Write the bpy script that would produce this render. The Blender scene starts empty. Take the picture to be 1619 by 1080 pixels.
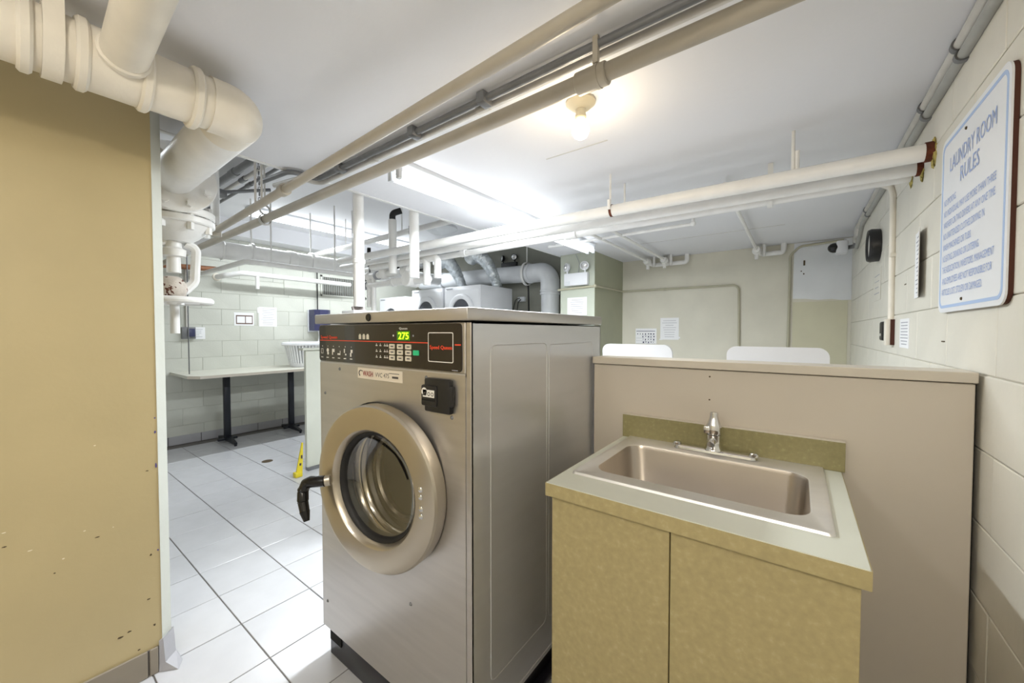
import bpy, bmesh, math, random
from mathutils import Vector, Matrix
random.seed(7)
SC = bpy.context.scene
COL = SC.collection
PI = math.pi
# ------------------------------------------------------------------ camera, world, lights, exposure
cam_data = bpy.data.cameras.new('camera')
cam = bpy.data.objects.new('camera', cam_data)
COL.objects.link(cam)
cam_data.sensor_width = 36.0
cam_data.lens = 36.0 * 607.0 / 1619.0
cam_data.clip_start = 0.02
cam.location = (0.0, 0.0, 1.335)
cam.rotation_euler = (math.radians(90.0) - math.atan(15.5 / 607.0), 0.0, math.radians(36.7))
SC.camera = cam
SC.view_settings.view_transform = 'Standard'
SC.view_settings.look = 'None'
SC.view_settings.gamma = 1.0
SC.view_settings.use_curve_mapping = False
SC.view_settings.exposure = 0.3
world = bpy.data.worlds.new('world'); SC.world = world
world.use_nodes = True
world.node_tree.nodes['Background'].inputs[0].default_value = (0.8, 0.85, 1.0, 1)
world.node_tree.nodes['Background'].inputs[1].default_value = 0.15

def area_light(name, loc, sx, sy, power, color, rot=(0, 0, 0)):
    l = bpy.data.lights.new(name, 'AREA'); l.shape = 'RECTANGLE'
    l.size = sx; l.size_y = sy; l.energy = power; l.color = color
    o = bpy.data.objects.new(name, l); o.location = loc; o.rotation_euler = rot
    COL.objects.link(o); return o
COOL = (0.90, 0.96, 1.0); WARM = (1.0, 0.80, 0.52)
area_light('tube_light_near', (-1.69, 2.15, 2.085), 0.10, 1.7, 80, COOL)
area_light('tube_light_far', (-4.9, 2.9, 2.53), 0.10, 2.4, 38, COOL)
area_light('fill_strip_left_room', (-3.4, -0.9, 2.60), 0.10, 2.4, 19, COOL)  # unseen fill, tuned to light the near side of the header pipe
area_light('fill_strip_behind_camera', (-0.95, -1.15, 2.10), 0.12, 1.5, 7, (1.0, 0.97, 0.92))  # added fill for the near room, unseen behind the camera
def bulb_light(name, loc, power, color=WARM, r=0.035):
    l = bpy.data.lights.new(name, 'POINT'); l.energy = power; l.color = color; l.shadow_soft_size = r
    o = bpy.data.objects.new(name, l); o.location = loc; COL.objects.link(o); return o
bulb_light('bulb_light', (-0.684, 1.36, 2.045), 3.2, (1.0, 0.82, 0.58))
bulb_light('fill_point_behind_camera', (0.08, -0.75, 2.0), 27, (1.0, 0.93, 0.82), 0.06)  # added neutral fill that lifts the near walls and ceiling, never in view

# ------------------------------------------------------------------ materials
def lin(c):
    return c / 12.92 if c <= 0.04045 else ((c + 0.055) / 1.055) ** 2.4
def hx(s):
    return tuple(lin(int(s[i:i + 2], 16) / 255) for i in (0, 2, 4)) + (1,)
MATS = {}
def mat(name, color, rough=0.5, metal=0.0, var=0.06, scale=6.0, bump=0.0, bscale=60.0, stretch=(1, 1, 1),
        second=None, emit=None, estr=0.0, trans=0.0, ior=1.45, aniso=0.0, rand=0.0, coat=0.0, thresh=None):
    m = bpy.data.materials.new(name); m.use_nodes = True
    nt = m.node_tree; n = nt.nodes; L = nt.links; bs = n['Principled BSDF']
    c = hx(color); bs.inputs['Roughness'].default_value = rough; bs.inputs['Metallic'].default_value = metal
    tc = n.new('ShaderNodeTexCoord'); mp = n.new('ShaderNodeMapping'); mp.inputs['Scale'].default_value = stretch
    L.new(tc.outputs['Object'], mp.inputs['Vector'])
    nz = n.new('ShaderNodeTexNoise'); nz.inputs['Scale'].default_value = scale; nz.inputs['Detail'].default_value = 5
    L.new(mp.outputs[0], nz.inputs['Vector'])
    rp = n.new('ShaderNodeValToRGB')
    a = tuple(max(0, v * (1 - var)) for v in c[:3]) + (1,); b = tuple(min(1, v * (1 + var)) for v in c[:3]) + (1,)
    rp.color_ramp.elements[0].color = a; rp.color_ramp.elements[1].color = b
    rp.color_ramp.elements[0].position = 0.3; rp.color_ramp.elements[1].position = 0.7
    if second:
        e = rp.color_ramp.elements.new(thresh or 0.72); e.color = b
        rp.color_ramp.elements[2].color = hx(second); rp.color_ramp.elements[2].position = (thresh or 0.72) + 0.02
        rp.color_ramp.elements[1].position = 0.6
        es = sorted([(e.position, tuple(e.color)) for e in rp.color_ramp.elements])
    L.new(nz.outputs['Fac'], rp.inputs[0])
    out = rp.outputs[0]
    if rand:
        oi = n.new('ShaderNodeObjectInfo'); mr = n.new('ShaderNodeMapRange')
        mr.inputs['To Min'].default_value = 1 - rand; mr.inputs['To Max'].default_value = 1 + rand
        L.new(oi.outputs['Random'], mr.inputs['Value'])
        hs = n.new('ShaderNodeHueSaturation'); L.new(mr.outputs[0], hs.inputs['Value']); L.new(out, hs.inputs['Color']); out = hs.outputs[0]
    L.new(out, bs.inputs['Base Color'])
    if bump:
        n2 = n.new('ShaderNodeTexNoise'); n2.inputs['Scale'].default_value = bscale; n2.inputs['Detail'].default_value = 3
        L.new(mp.outputs[0], n2.inputs['Vector'])
        bp = n.new('ShaderNodeBump'); bp.inputs['Strength'].default_value = bump; bp.inputs['Distance'].default_value = 0.003
        L.new(n2.outputs['Fac'], bp.inputs['Height']); L.new(bp.outputs[0], bs.inputs['Normal'])
    if emit:
        bs.inputs['Emission Color'].default_value = hx(emit); bs.inputs['Emission Strength'].default_value = estr
    if trans:
        bs.inputs['Transmission Weight'].default_value = trans; bs.inputs['IOR'].default_value = ior
    if aniso: bs.inputs['Anisotropic'].default_value = aniso
    if coat: bs.inputs['Coat Weight'].default_value = coat
    MATS[name] = m
    return m
M = MATS
mat('ceiling_paint', 'E4E4E7', 0.55, var=0.02, scale=1.5, bump=0.25, bscale=25)
mat('pipe_white', 'ECEBE8', 0.38, var=0.04, scale=12, bump=0.15, bscale=90)
mat('pipe_cream', 'E9E2D4', 0.38, var=0.05, scale=10, bump=0.15, bscale=90)
mat('pipe_tan', 'AEA697', 0.42, var=0.06, scale=8, bump=0.12, bscale=90)
mat('conduit_grey', '77787A', 0.4, metal=0.3, var=0.10, scale=12)
mat('conduit_mid', 'A6A6A2', 0.4, metal=0.2, var=0.08, scale=12)
mat('conduit_light', 'C9C6C0', 0.4, metal=0.2, var=0.08, scale=12)
mat('wall_olive', 'BDAD84', 0.42, var=0.05, scale=3.0, bump=0.15, bscale=45)
mat('chip_light', 'E5DCC4', 0.6); mat('chip_dark', '4C3D25', 0.7); mat('chip_purple', '59508C', 0.6)
mat('wall_green', 'C8C9BF', 0.5, var=0.04, scale=4, bump=0.3, bscale=55, rand=0.015)
mat('wall_green_joint', 'C0C1B5', 0.7, var=0.08)
mat('wall_cream', 'D9D5C9', 0.45, var=0.04, scale=5, bump=0.3, bscale=55, rand=0.015)
mat('wall_cream_joint', 'CFCABC', 0.7, var=0.1)
mat('wall_back_cream', 'D3CFBF', 0.5, var=0.05, scale=3.5, bump=0.2, bscale=30)
mat('wall_back_patch', 'DDDFE0', 0.6, var=0.04, scale=4, bump=0.2, bscale=30)
mat('wall_back_low', 'CBC7AC', 0.5, var=0.04, scale=4, bump=0.2, bscale=30)
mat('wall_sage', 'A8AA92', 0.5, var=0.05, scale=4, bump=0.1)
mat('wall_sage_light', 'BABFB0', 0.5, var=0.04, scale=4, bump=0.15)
mat('tile_white', 'C3C3C6', 0.22, var=0.03, scale=9, bump=0.03, bscale=40, rand=0.03)
mat('grout', '6E6A66', 0.85, var=0.1, scale=20)
mat('base_tile', 'ACABAF', 0.4, var=0.04, scale=10, rand=0.03)
mat('base_tile_taupe', '8F8678', 0.45, var=0.05, scale=10, rand=0.03)
mat('stainless', 'C6C2BE', 0.34, metal=0.85, var=0.04, scale=3, stretch=(1, 1, 14), bump=0.03, bscale=30, aniso=0.3)
mat('stainless_side', 'CFCFD0', 0.28, metal=0.55, var=0.03, scale=2, stretch=(1, 1, 10), aniso=0.2)
mat('stainless_door', 'C6BEB0', 0.28, metal=0.95, var=0.03, scale=3)
mat('steel_rim_lit', 'E0DEDA', 0.42, metal=0.8, var=0.03, scale=4, stretch=(1, 6, 1))  # sink steel lightened for the light on the flat rim
mat('steel_bowl_shaded', 'B9B0A5', 0.30, metal=0.95, var=0.04, scale=4, stretch=(1, 6, 1))  # same sink steel, darkened for the shade inside the bowl
mat('drum_steel', 'A89E90', 0.18, metal=1.0, var=0.05, scale=8)
mat('chrome', 'DCDCDC', 0.06, metal=1.0, var=0.0)
mat('black_panel', '1D1715', 0.25, var=0.05, scale=8, coat=0.3)
mat('black_plastic', '1B1A1A', 0.4, var=0.1)
mat('black_glossy', '131212', 0.2, var=0.1)
mat('rubber_black', '161515', 0.6, var=0.1)
mat('dark_base', '26242A', 0.3, var=0.25, scale=5, metal=0.3)
mat('black_void', '050505', 0.9)
mat('red_print', 'E2492B', 0.5, var=0.0); mat('white_print', 'E8E4DC', 0.5, var=0.0)
mat('button_beige', 'D9D1BE', 0.5, var=0.02); mat('button_green', '2FBF86', 0.5, var=0.02)
mat('display_green', '2E5200', 0.4, emit='3E7A00', estr=0.6)
mat('digit_lit', 'C8FF20', 0.4, emit='C9FF2A', estr=1.6)
mat('sticker_cream', 'E3D8C6', 0.5, var=0.02); mat('print_dark', '4A4542', 0.6); mat('print_maroon', '9B3B35', 0.6)
mat('print_grey', '9D9DA5', 0.7); mat('paper', 'EDEDEE', 0.6, var=0.015); mat('paper_brown', '6B5046', 0.6)
mat('sign_white', 'E6E8EC', 0.35, var=0.01); mat('sign_blue', 'A9BFE2', 0.5, var=0.0); mat('sign_text', '9DB0DC', 0.5, var=0.0)
mat('dark_brown', '4A2415', 0.8)
mat('laminate_beige', 'CBC2B4', 0.38, var=0.02, scale=4, bump=0.03, bscale=120)
mat('laminate_cap', 'CBC3B5', 0.35, var=0.03, scale=5)
mat('pale_grey_green', 'C6C8BC', 0.45, var=0.03)
mat('laminate_olive', 'AA9C70', 0.42, var=0.06, scale=70, second='B5A97F', thresh=0.70)
mat('laminate_backsplash', '8F875E', 0.42, var=0.08, scale=70, second='A29A70', thresh=0.66)
mat('wall_grey_green', '8B8B80', 0.6, var=0.05)
mat('drum_dark', '77726C', 0.3, metal=0.9, var=0.1)
mat('appliance_white', 'E4E5E8', 0.28, var=0.01)
mat('appliance_grey', '9A9CA2', 0.35, var=0.02)
mat('door_glass_dark', '4A4D55', 0.1, var=0.05)
mat('duct_grey', 'DCDEE0', 0.42, var=0.07, scale=5, bump=0.1)
mat('foil', 'DADFE1', 0.3, metal=0.7, var=0.2, scale=20, bump=1.0, bscale=45)
mat('tube_glow', 'FFFFFF', 0.5, emit='F2F8FF', estr=3.2)
mat('bulb_glow', 'FFF4DC', 0.5, emit='FFEDC8', estr=5.0)
mat('fixture_white', 'D6D9DC', 0.4, var=0.02); mat('socket_cream', 'D6CBB0', 0.45)
mat('yellow_plastic', 'D6C22A', 0.45, var=0.06); mat('basket_white', 'E6E7EA', 0.4, var=0.01)
mat('table_top', 'C9C7BA', 0.35, var=0.03); mat('table_leg', '22242C', 0.35, metal=0.3)
mat('foam_yellow', 'B5A55C', 0.9, var=0.35, scale=40, bump=1.0, bscale=60)
mat('rust', '5B2C18', 0.9, var=0.4, scale=50, bump=1.0, bscale=80)
mat('rusty_white', 'C9BFB4', 0.6, var=0.1, scale=30, second='5E3524', thresh=0.58, bump=0.8, bscale=60)
mat('dispenser_navy', '3C3D5C', 0.25, var=0.05); mat('cover_brown', '6E6560', 0.5); mat('lens_clear', 'D8D8D8', 0.08, metal=0.6)
mat('copper_brown', '8C5F42', 0.5, metal=0.3, var=0.2, scale=20); mat('grey_slats', '8A8D88', 0.5)
mat('conduit_painted', 'B5B19A', 0.5, var=0.05)
gm = bpy.data.materials.new('door_glass'); gm.use_nodes = True; M['door_glass'] = gm
nt = gm.node_tree; nt.nodes.remove(nt.nodes['Principled BSDF'])
tr_ = nt.nodes.new('ShaderNodeBsdfTransparent'); tr_.inputs[0].default_value = (.93, .95, .95, 1)
gs_ = nt.nodes.new('ShaderNodeBsdfGlossy'); gs_.inputs['Roughness'].default_value = 0.03
lw_ = nt.nodes.new('ShaderNodeLayerWeight'); lw_.inputs[0].default_value = 0.5
fr_ = nt.nodes.new('ShaderNodeMapRange'); fr_.inputs['From Min'].default_value = 0.0; fr_.inputs['From Max'].default_value = 1.0; fr_.inputs['To Min'].default_value = 0.07; fr_.inputs['To Max'].default_value = 0.45
nt.links.new(lw_.outputs['Facing'], fr_.inputs['Value'])
mx_ = nt.nodes.new('ShaderNodeMixShader')
nt.links.new(fr_.outputs[0], mx_.inputs[0]); nt.links.new(tr_.outputs[0], mx_.inputs[1]); nt.links.new(gs_.outputs[0], mx_.inputs[2])
nt.links.new(mx_.outputs[0], nt.nodes['Material Output'].inputs[0])

# ------------------------------------------------------------------ mesh helpers
class B:
    def __init__(s): s.bm = bmesh.new()
    def box(s, x0, y0, z0, x1, y1, z1, bev=0.0, seg=2):
        t = bmesh.new(); bmesh.ops.create_cube(t, size=1.0)
        sx, sy, sz = abs(x1 - x0), abs(y1 - y0), abs(z1 - z0)
        for v in t.verts:
            v.co = Vector(((x0 + x1) / 2 + v.co.x * sx, (y0 + y1) / 2 + v.co.y * sy, (z0 + z1) / 2 + v.co.z * sz))
        if bev: bmesh.ops.bevel(t, geom=t.edges[:], offset=min(bev, sx * .45, sy * .45, sz * .45), segments=seg, affect='EDGES', profile=0.5)
        s.merge(t); return s
    def merge(s, t, mtx=None):
        me = bpy.data.meshes.new('tmp'); t.to_mesh(me); t.free()
        if mtx: me.transform(mtx)
        s.bm.from_mesh(me); bpy.data.meshes.remove(me)
    def rings(s, rr, closed=True, cap0=True, cap1=True, loop=False):
        bm = s.bm; vs = [[bm.verts.new(p) for p in r] for r in rr]
        n = len(vs[0])
        pairs = list(zip(vs[:-1], vs[1:])) + ([(vs[-1], vs[0])] if loop else [])
        for a, b in pairs:
            for i in range(n if closed else n - 1):
                j = (i + 1) % n
                try: bm.faces.new((a[i], a[j], b[j], b[i]))
                except ValueError: pass
        if not loop:
            if cap0: bm.faces.new(list(reversed(vs[0])))
            if cap1: bm.faces.new(vs[-1])
        return s
    def sweep(s, pts, r, bend=0.05, n=14, bs=6, cap=True, rf=None):
        pts = [Vector(p) for p in pts]
        path = [pts[0]]
        for i in range(1, len(pts) - 1):
            a, b, c = pts[i - 1], pts[i], pts[i + 1]
            d1 = (b - a).normalized(); d2 = (c - b).normalized()
            ang = d1.angle(d2)
            if ang < 0.02: path.append(b); continue
            t = min(bend * math.tan(ang / 2), (b - a).length * .49, (c - b).length * .49)
            p0 = b - d1 * t; p2 = b + d2 * t
            # circular arc
            R = t / math.tan(ang / 2); nrm = (d2 - d1 * d1.dot(d2)).normalized(); ctr = p0 + nrm * R
            for k in range(bs + 1):
                th = ang * k / bs
                path.append(ctr - nrm * (R * math.cos(th)) + d1 * (R * math.sin(th)))
        path.append(pts[-1])
        out = []; T = (path[1] - path[0]).normalized()
        up = Vector((0, 0, 1)) if abs(T.z) < 0.9 else Vector((1, 0, 0))
        N = (up - T * up.dot(T)).normalized()
        for i, p in enumerate(path):
            if i == 0: t = path[1] - path[0]
            elif i == len(path) - 1: t = path[-1] - path[-2]
            else: t = (path[i + 1] - p).normalized() + (p - path[i - 1]).normalized()
            t.normalize(); N = (N - t * N.dot(t)).normalized(); Bn = t.cross(N)
            rr = rf(i, len(path)) if rf else r
            out.append([p + (N * math.cos(2 * PI * k / n) + Bn * math.sin(2 * PI * k / n)) * rr for k in range(n)])
        s.rings(out, cap0=cap, cap1=cap); return s
    def cyl(s, a, b, r, n=16, r2=None, bev=0.0):
        a = Vector(a); b = Vector(b); r2 = r if r2 is None else r2
        T = (b - a).normalized(); up = Vector((0, 0, 1)) if abs(T.z) < .9 else Vector((1, 0, 0))
        N = (up - T * up.dot(T)).normalized(); Bn = T.cross(N)
        ring = lambda p, q: [p + (N * math.cos(2 * PI * k / n) + Bn * math.sin(2 * PI * k / n)) * q for k in range(n)]
        if bev:
            s.rings([ring(a, r - bev), ring(a + T * bev, r), ring(b - T * bev, r2), ring(b, r2 - bev)])
        else: s.rings([ring(a, r), ring(b, r2)])
        return s
    def lathe(s, prof, origin, axis=(0, 0, 1), n=32, u=None, loop=False, cap=False, sx=1.0, sy=1.0):
        A = Vector(axis).normalized(); up = Vector((0, 0, 1)) if abs(A.z) < .9 else Vector((1, 0, 0))
        N = (up - A * up.dot(A)).normalized(); Bn = A.cross(N); O = Vector(origin)
        s.rings([[O + A * h + (N * (math.cos(2 * PI * k / n) * sx) + Bn * (math.sin(2 * PI * k / n) * sy)) * max(r, 1e-4) for k in range(n)] for r, h in prof],
                cap0=cap, cap1=cap, loop=loop); return s
    def prism(s, poly, z0, z1):
        s.rings([[Vector((x, y, z0)) for x, y in poly], [Vector((x, y, z1)) for x, y in poly]]); return s
    def sphere(s, c, r, sc=(1, 1, 1), u=20, v=12):
        t = bmesh.new(); bmesh.ops.create_uvsphere(t, u_segments=u, v_segments=v, radius=r)
        for q in t.verts: q.co = Vector((q.co.x * sc[0] + c[0], q.co.y * sc[1] + c[1], q.co.z * sc[2] + c[2]))
        s.merge(t); return s
    def hexnut(s, a, b, r): return s.cyl(a, b, r, n=6)

ORG = {}
def thing(name, loc, label, cat, group=None):
    o = bpy.data.objects.new(name, None); o.empty_display_size = 0.05; o.location = loc
    o['label'] = label; o['category'] = cat
    if group: o['group'] = group
    COL.objects.link(o); ORG[o.name] = Vector(loc); return o
def part(parent, name, b, m, smooth=None, label=None, kind=None):
    bm = b.bm if isinstance(b, B) else b
    bmesh.ops.recalc_face_normals(bm, faces=bm.faces[:])
    me = bpy.data.meshes.new(name)
    org = ORG[parent.name] if parent else Vector((0, 0, 0))
    bm.to_mesh(me); bm.free(); me.transform(Matrix.Translation(-org))
    me.materials.append(M[m] if isinstance(m, str) else m)
    if smooth is not False:
        me.polygons.foreach_set('use_smooth', [True] * len(me.polygons))
        me.set_sharp_from_angle(angle=math.radians(smooth or 35))
    o = bpy.data.objects.new(name, me); COL.objects.link(o)
    if parent: o.parent = parent
    ORG[o.name] = org
    if label: o['label'] = label
    if kind: o['kind'] = kind
    return o
def solo(name, b, m, label, cat, org, group=None, smooth=None):
    o = part(None, name, b, m, smooth)
    o.data.transform(Matrix.Translation(-Vector(org))); o.location = org; ORG[o.name] = Vector(org)
    o['label'] = label; o['category'] = cat
    if group: o['group'] = group
    return o
def struct(name, b, m, parent=None, smooth=None):
    o = part(parent, name, b, m, smooth); o['kind'] = 'structure'; return o
def dup(root, loc, label=None):
    r = root.copy(); COL.objects.link(r); r.location = loc
    if label: r['label'] = label
    for ch in list(root.children):
        c = ch.copy(); COL.objects.link(c); c.parent = r
        for g in list(ch.children):
            d = g.copy(); COL.objects.link(d); d.parent = c
    return r
TXT = {}
def text_bm(txt, size, mtx, align='LEFT', width=None, depth=0.0004, squeeze=1.0, bold=0.0, heavy=0.0):
    cu = bpy.data.curves.new('lettering', 'FONT'); cu.body = txt; cu.size = 1.0; cu.align_x = align
    cu.extrude = 0.0; cu.resolution_u = 2; cu.offset = bold
    ob = bpy.data.objects.new('tmp', cu); COL.objects.link(ob)
    dg = bpy.context.evaluated_depsgraph_get(); ev = ob.evaluated_get(dg)
    me = bpy.data.meshes.new_from_object(ev)
    bpy.data.objects.remove(ob); bpy.data.curves.remove(cu)
    xs = [v.co.x for v in me.vertices]; w = max(xs) - min(xs)
    if width: k = width / w
    else: k = size * squeeze
    me.transform(mtx @ Matrix.Diagonal((k, size, 1, 1)))
    b = B(); b.bm.from_mesh(me)
    if heavy:
        for dx, dy in ((1, 0), (-1, 0), (0, .6)):
            m2 = me.copy(); off = (mtx.to_3x3() @ Vector((dx * heavy, dy * heavy, .00015 * (2 + dx + 3 * dy)))); m2.transform(Matrix.Translation(off)); b.bm.from_mesh(m2); bpy.data.meshes.remove(m2)
    bpy.data.meshes.remove(me); return b
def plane_mtx(origin, u, v):
    u = Vector(u).normalized(); v = Vector(v).normalized(); n = u.cross(v)
    m = Matrix.Identity(4)
    for i in range(3): m[i][0] = u[i]; m[i][1] = v[i]; m[i][2] = n[i]; m[i][3] = origin[i]
    return m
def rrect(cx, cy, w, h, r, z, n=6):
    pts = []
    for qx, qy, a0 in ((1, 1, 0), (-1, 1, PI / 2), (-1, -1, PI), (1, -1, 3 * PI / 2)):
        for k in range(n + 1):
            a = a0 + PI / 2 * k / n
            pts.append(Vector((cx + qx * (w / 2 - r) + r * math.cos(a), cy + qy * (h / 2 - r) + r * math.sin(a), z)))
    return pts
def rplate(b, cx, cz, w, h, r, y0, y1, n=5):          # rounded plate in the XZ plane, from y0 to y1
    pts = rrect(cx, cz, w, h, r, 0, n)
    b.rings([[Vector((p.x, y0, p.y)) for p in pts], [Vector((p.x, y1, p.y)) for p in pts]]); return b
def rplate_x(b, cy, cz, w, h, r, x0, x1, n=5):        # rounded plate in the YZ plane
    pts = rrect(cy, cz, w, h, r, 0, n)
    b.rings([[Vector((x0, p.x, p.y)) for p in pts], [Vector((x1, p.x, p.y)) for p in pts]]); return b

# ------------------------------------------------------------------ setting
ZL, ZH = 2.22, 2.72           # low and high ceiling
XF, XR, YB, YN = -5.85, 0.40, 4.79, -2.2
TS = 0.305
floor = struct('floor', B().box(XF - .2, YN - .2, -0.08, XR + .2, YB + .2, -0.004), 'grout', smooth=False)
tile_me = None; stuff = B(); gx0, gy0 = -2.02, 0.641
def tile_mesh():
    b = B(); g = 0.0025; w = TS / 2 - g; e = 0.0015
    f = lambda q, z: [Vector((-q, -q, z)), Vector((q, -q, z)), Vector((q, q, z)), Vector((-q, q, z))]
    b.rings([f(w, -0.006), f(w, -e), f(w - e, 0)], cap0=False); return b.bm
for i in range(-14, 9):
    for j in range(-10, 15):
        cx, cy = gx0 + (i + .5) * TS, gy0 + (j + .5) * TS
        if cx < XF + .02 or cx > XR or cy < YN or cy > YB: continue
        near = -5.9 < cx < -1.45 and 0.0 < cy < 4.0 and (cx > -3.0 or cy > .2)
        if near:
            if tile_me is None:
                o = part(floor, 'tile', tile_mesh(), 'tile_white', smooth=False); tile_me = o.data
            else:
                o = bpy.data.objects.new('tile', tile_me); COL.objects.link(o); o.parent = floor
            o.location = (cx, cy, random.uniform(-.0006, .0006))
        else:
            t = tile_mesh(); stuff.merge(t, Matrix.Translation((cx, cy, 0)))
part(floor, 'outlying_tiles', stuff, 'tile_white', smooth=False, kind='stuff')
ceil_low = struct('ceiling', B().box(-2.25, YN - .2, ZL, XR + .3, YB + .2, ZH + .2), 'ceiling_paint', smooth=False)
part(ceil_low, 'edge_trim', B().box(-2.275, 0.0, ZL - .004, -2.25, YB, ZL + .035), 'pipe_white')
part(ceil_low, 'board_seam', B().box(-1.05, 1.7, ZL - .0015, -.72, 1.708, ZL + .001).box(-.1, 3.9, ZL - .0015, -1.3, 3.908, ZL + .001), 'conduit_light', smooth=False)
struct('ceiling', B().box(XF - .2, YN - .2, ZH, -2.25, YB + .2, ZH + .2), 'ceiling_paint', smooth=False)
struct('trim_high_beam', B().box(XF, YN, 2.52, XF + .28, YB, ZH), 'ceiling_paint', smooth=False)
# left wall: a stub that ends in a bevelled corner
wl = struct('wall_left', B().prism([(-2.0, YN), (-2.0, .366), (-2.04, .40), (-2.25, .40), (-2.25, YN)], 0, ZL), 'wall_olive', smooth=False)
cb = B(); cd = B(); cp = B()
def blob(b, y, z, w_, h_, t_=.0012):
    pts = []
    for k in range(9):
        a = 2 * PI * k / 9; q = random.uniform(.6, 1.1); pts.append((y + w_ / 2 * q * math.cos(a), z + h_ / 2 * q * math.sin(a)))
    b.rings([[Vector((-2.001, p_[0], p_[1])) for p_ in pts], [Vector((-2.0 + t_, y + (p_[0] - y) * .8, z + (p_[1] - z) * .8)) for p_ in pts]])
for (y, z, w_, h_) in ((-.35, .795, .030, .009), (-.27, .845, .014, .007), (-.262, .86, .01, .006), (-.31, .69, .018, .006), (.0, .70, .01, .004),
                       (.05, .62, .012, .004), (.2, .93, .008, .004), (.12, .56, .010, .005), (.17, .635, .008, .004), (.24, .62, .006, .004)):
    blob(cb, y, z, w_, h_)
for (y, z, w_, h_) in ((.0, .655, .014, .005), (.20, .60, .016, .004), (.335, .80, .010, .004), (.25, .20, .022, .010), (.275, .207, .014, .007), (.30, .12, .012, .006), (.345, .19, .010, .012), (.33, .30, .016, .005), (.1, .52, .008, .004), (.34, .47, .01, .01)):
    blob(cd, y, z, w_, h_)
for (y, z, h_) in ((.360, .945, .014), (.360, .815, .03), (.360, .48, .010), (.360, 1.0, .007)): blob(cp, y, z, .008, h_)
part(wl, 'paint_chips', cb, 'chip_light', smooth=False, kind='stuff'); part(wl, 'paint_scuffs', cd, 'chip_dark', smooth=False, kind='stuff')
part(wl, 'paint_marks', cp, 'chip_purple', smooth=False, kind='stuff')
part(wl, 'corner_lit_strip', B().prism([(-2.0, .366), (-1.9985, .3665), (-2.0395, .402), (-2.04, .40)], 0.1, ZL), 'wall_green', smooth=False)  # paler strip, the other room's light put into the bevel's colour
bl = struct('baseboard_left', B().box(-2.0, YN, 0, -1.996, .355, .10), 'grout', smooth=False)
for k in range(9):
    y1 = .322 - k * .307; part(bl, 'tile', B().box(-1.997, y1 - .30, .001, -1.988, y1, .103, .002, 1), 'base_tile_taupe')
part(bl, 'tile', B().box(-1.997, .328, .001, -1.988, .352, .103, .002, 1), 'base_tile_taupe')
part(bl, 'corner_tile', B().rings([[Vector(p) for p in ((-1.988, .353, .001), (-1.945, .402, .001), (-1.99, .425, .001), (-2.05, .425, .001), (-2.05, .353, .001))],
                                   [Vector(p) for p in ((-1.992, .355, .03), (-1.985, .372, .03), (-2.025, .412, .03), (-2.05, .412, .03), (-2.05, .355, .03))],
                                   [Vector(p) for p in ((-1.994, .356, .118), (-1.992, .368, .124), (-2.03, .408, .13), (-2.05, .408, .12), (-2.05, .356, .118))]]), 'base_tile', smooth=False)
# block walls
def block_wall(wall, axis, face, sgn, a0, a1, z0, z1, m, zoff=.02, L=.4, phase=0.0, gap=.0014):
    cache = {}
    H = .2; k = 0; z = zoff - H
    while z < z1:
        zb, zt = max(z, z0), min(z + H, z1)
        if zt - zb > .03:
            a = a0 - (L if (k % 2) else L / 2) + phase
            while a < a1:
                s, e = max(a, a0), min(a + L, a1)
                if e - s > .03:
                    key = (round(e - s, 3), round(zt - zb, 3))
                    if key not in cache:
                        w, h = (e - s) / 2 - gap, (zt - zb) / 2 - gap; c = gap * 2
                        b = B()
                        f = lambda q, r, d: [Vector((-q, d, -r)), Vector((q, d, -r)), Vector((q, d, r)), Vector((-q, d, r))]
                        b.rings([f(w, h, 0), f(w, h, .0035), f(w - c, h - c, .0055)], cap0=False)
                        mt = Matrix.Identity(4) if axis == 'x' else Matrix.Rotation(PI / 2, 4, 'Z')
                        me_b = bpy.data.meshes.new('block'); bmesh.ops.recalc_face_normals(b.bm, faces=b.bm.faces[:]); b.bm.to_mesh(me_b); b.bm.free()
                        if axis == 'x': me_b.transform(Matrix.Diagonal((1, sgn, 1, 1)))
                        else: me_b.transform(Matrix(((0, sgn, 0, 0), (1, 0, 0, 0), (0, 0, 1, 0), (0, 0, 0, 1))))
                        bmx = bmesh.new(); bmx.from_mesh(me_b); bmesh.ops.recalc_face_normals(bmx, faces=bmx.faces[:]); bmx.to_mesh(me_b); bmx.free()
                        me_b.materials.append(M[m]); cache[key] = me_b
                    ctr = ((s + e) / 2, (zb + zt) / 2)
                    o = bpy.data.objects.new('block', cache[key]); COL.objects.link(o); o.parent = wall
                    off = random.uniform(-.0008, .0006)
                    o.location = (ctr[0], face + off * sgn, ctr[1]) if axis == 'x' else (face + off * sgn, ctr[0], ctr[1])
                a += L
        z += H; k += 1
wf = struct('wall_far', B().box(XF - .2, YN, 0, XF, YB + .2, ZH), 'wall_green_joint', smooth=False)
block_wall(wf, 'y', XF, 1, .70, 3.9, .10, 2.52, 'wall_green', L=.4, gap=.001)
part(wf, 'plain_blocks_beyond', B().box(XF, YN, .1, XF + .0055, .70, 2.52).box(XF, 3.9, .1, XF + .0055, YB, 2.52), 'wall_green', smooth=False)
part(wf, 'patch_panel', B().box(XF, 2.44, 1.86, XF + .015, 2.93, 2.08, .003, 1), 'wall_green')
bf = struct('baseboard_far', B().box(XF, YN, 0, XF + .006, YB, .10), 'grout', smooth=False)
for k in range(14):
    y = .55 + k * .307; part(bf, 'tile', B().box(XF + .004, y + .002, .002, XF + .014, y + .303, .105, .002, 1), 'base_tile')
wr = struct('wall_right', B().box(XR, YN, 0, XR + .2, YB + .2, ZL), 'wall_cream_joint', smooth=False)
block_wall(wr, 'y', XR, -1, .55, YB, 0, ZL, 'wall_cream', phase=.13)
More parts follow.
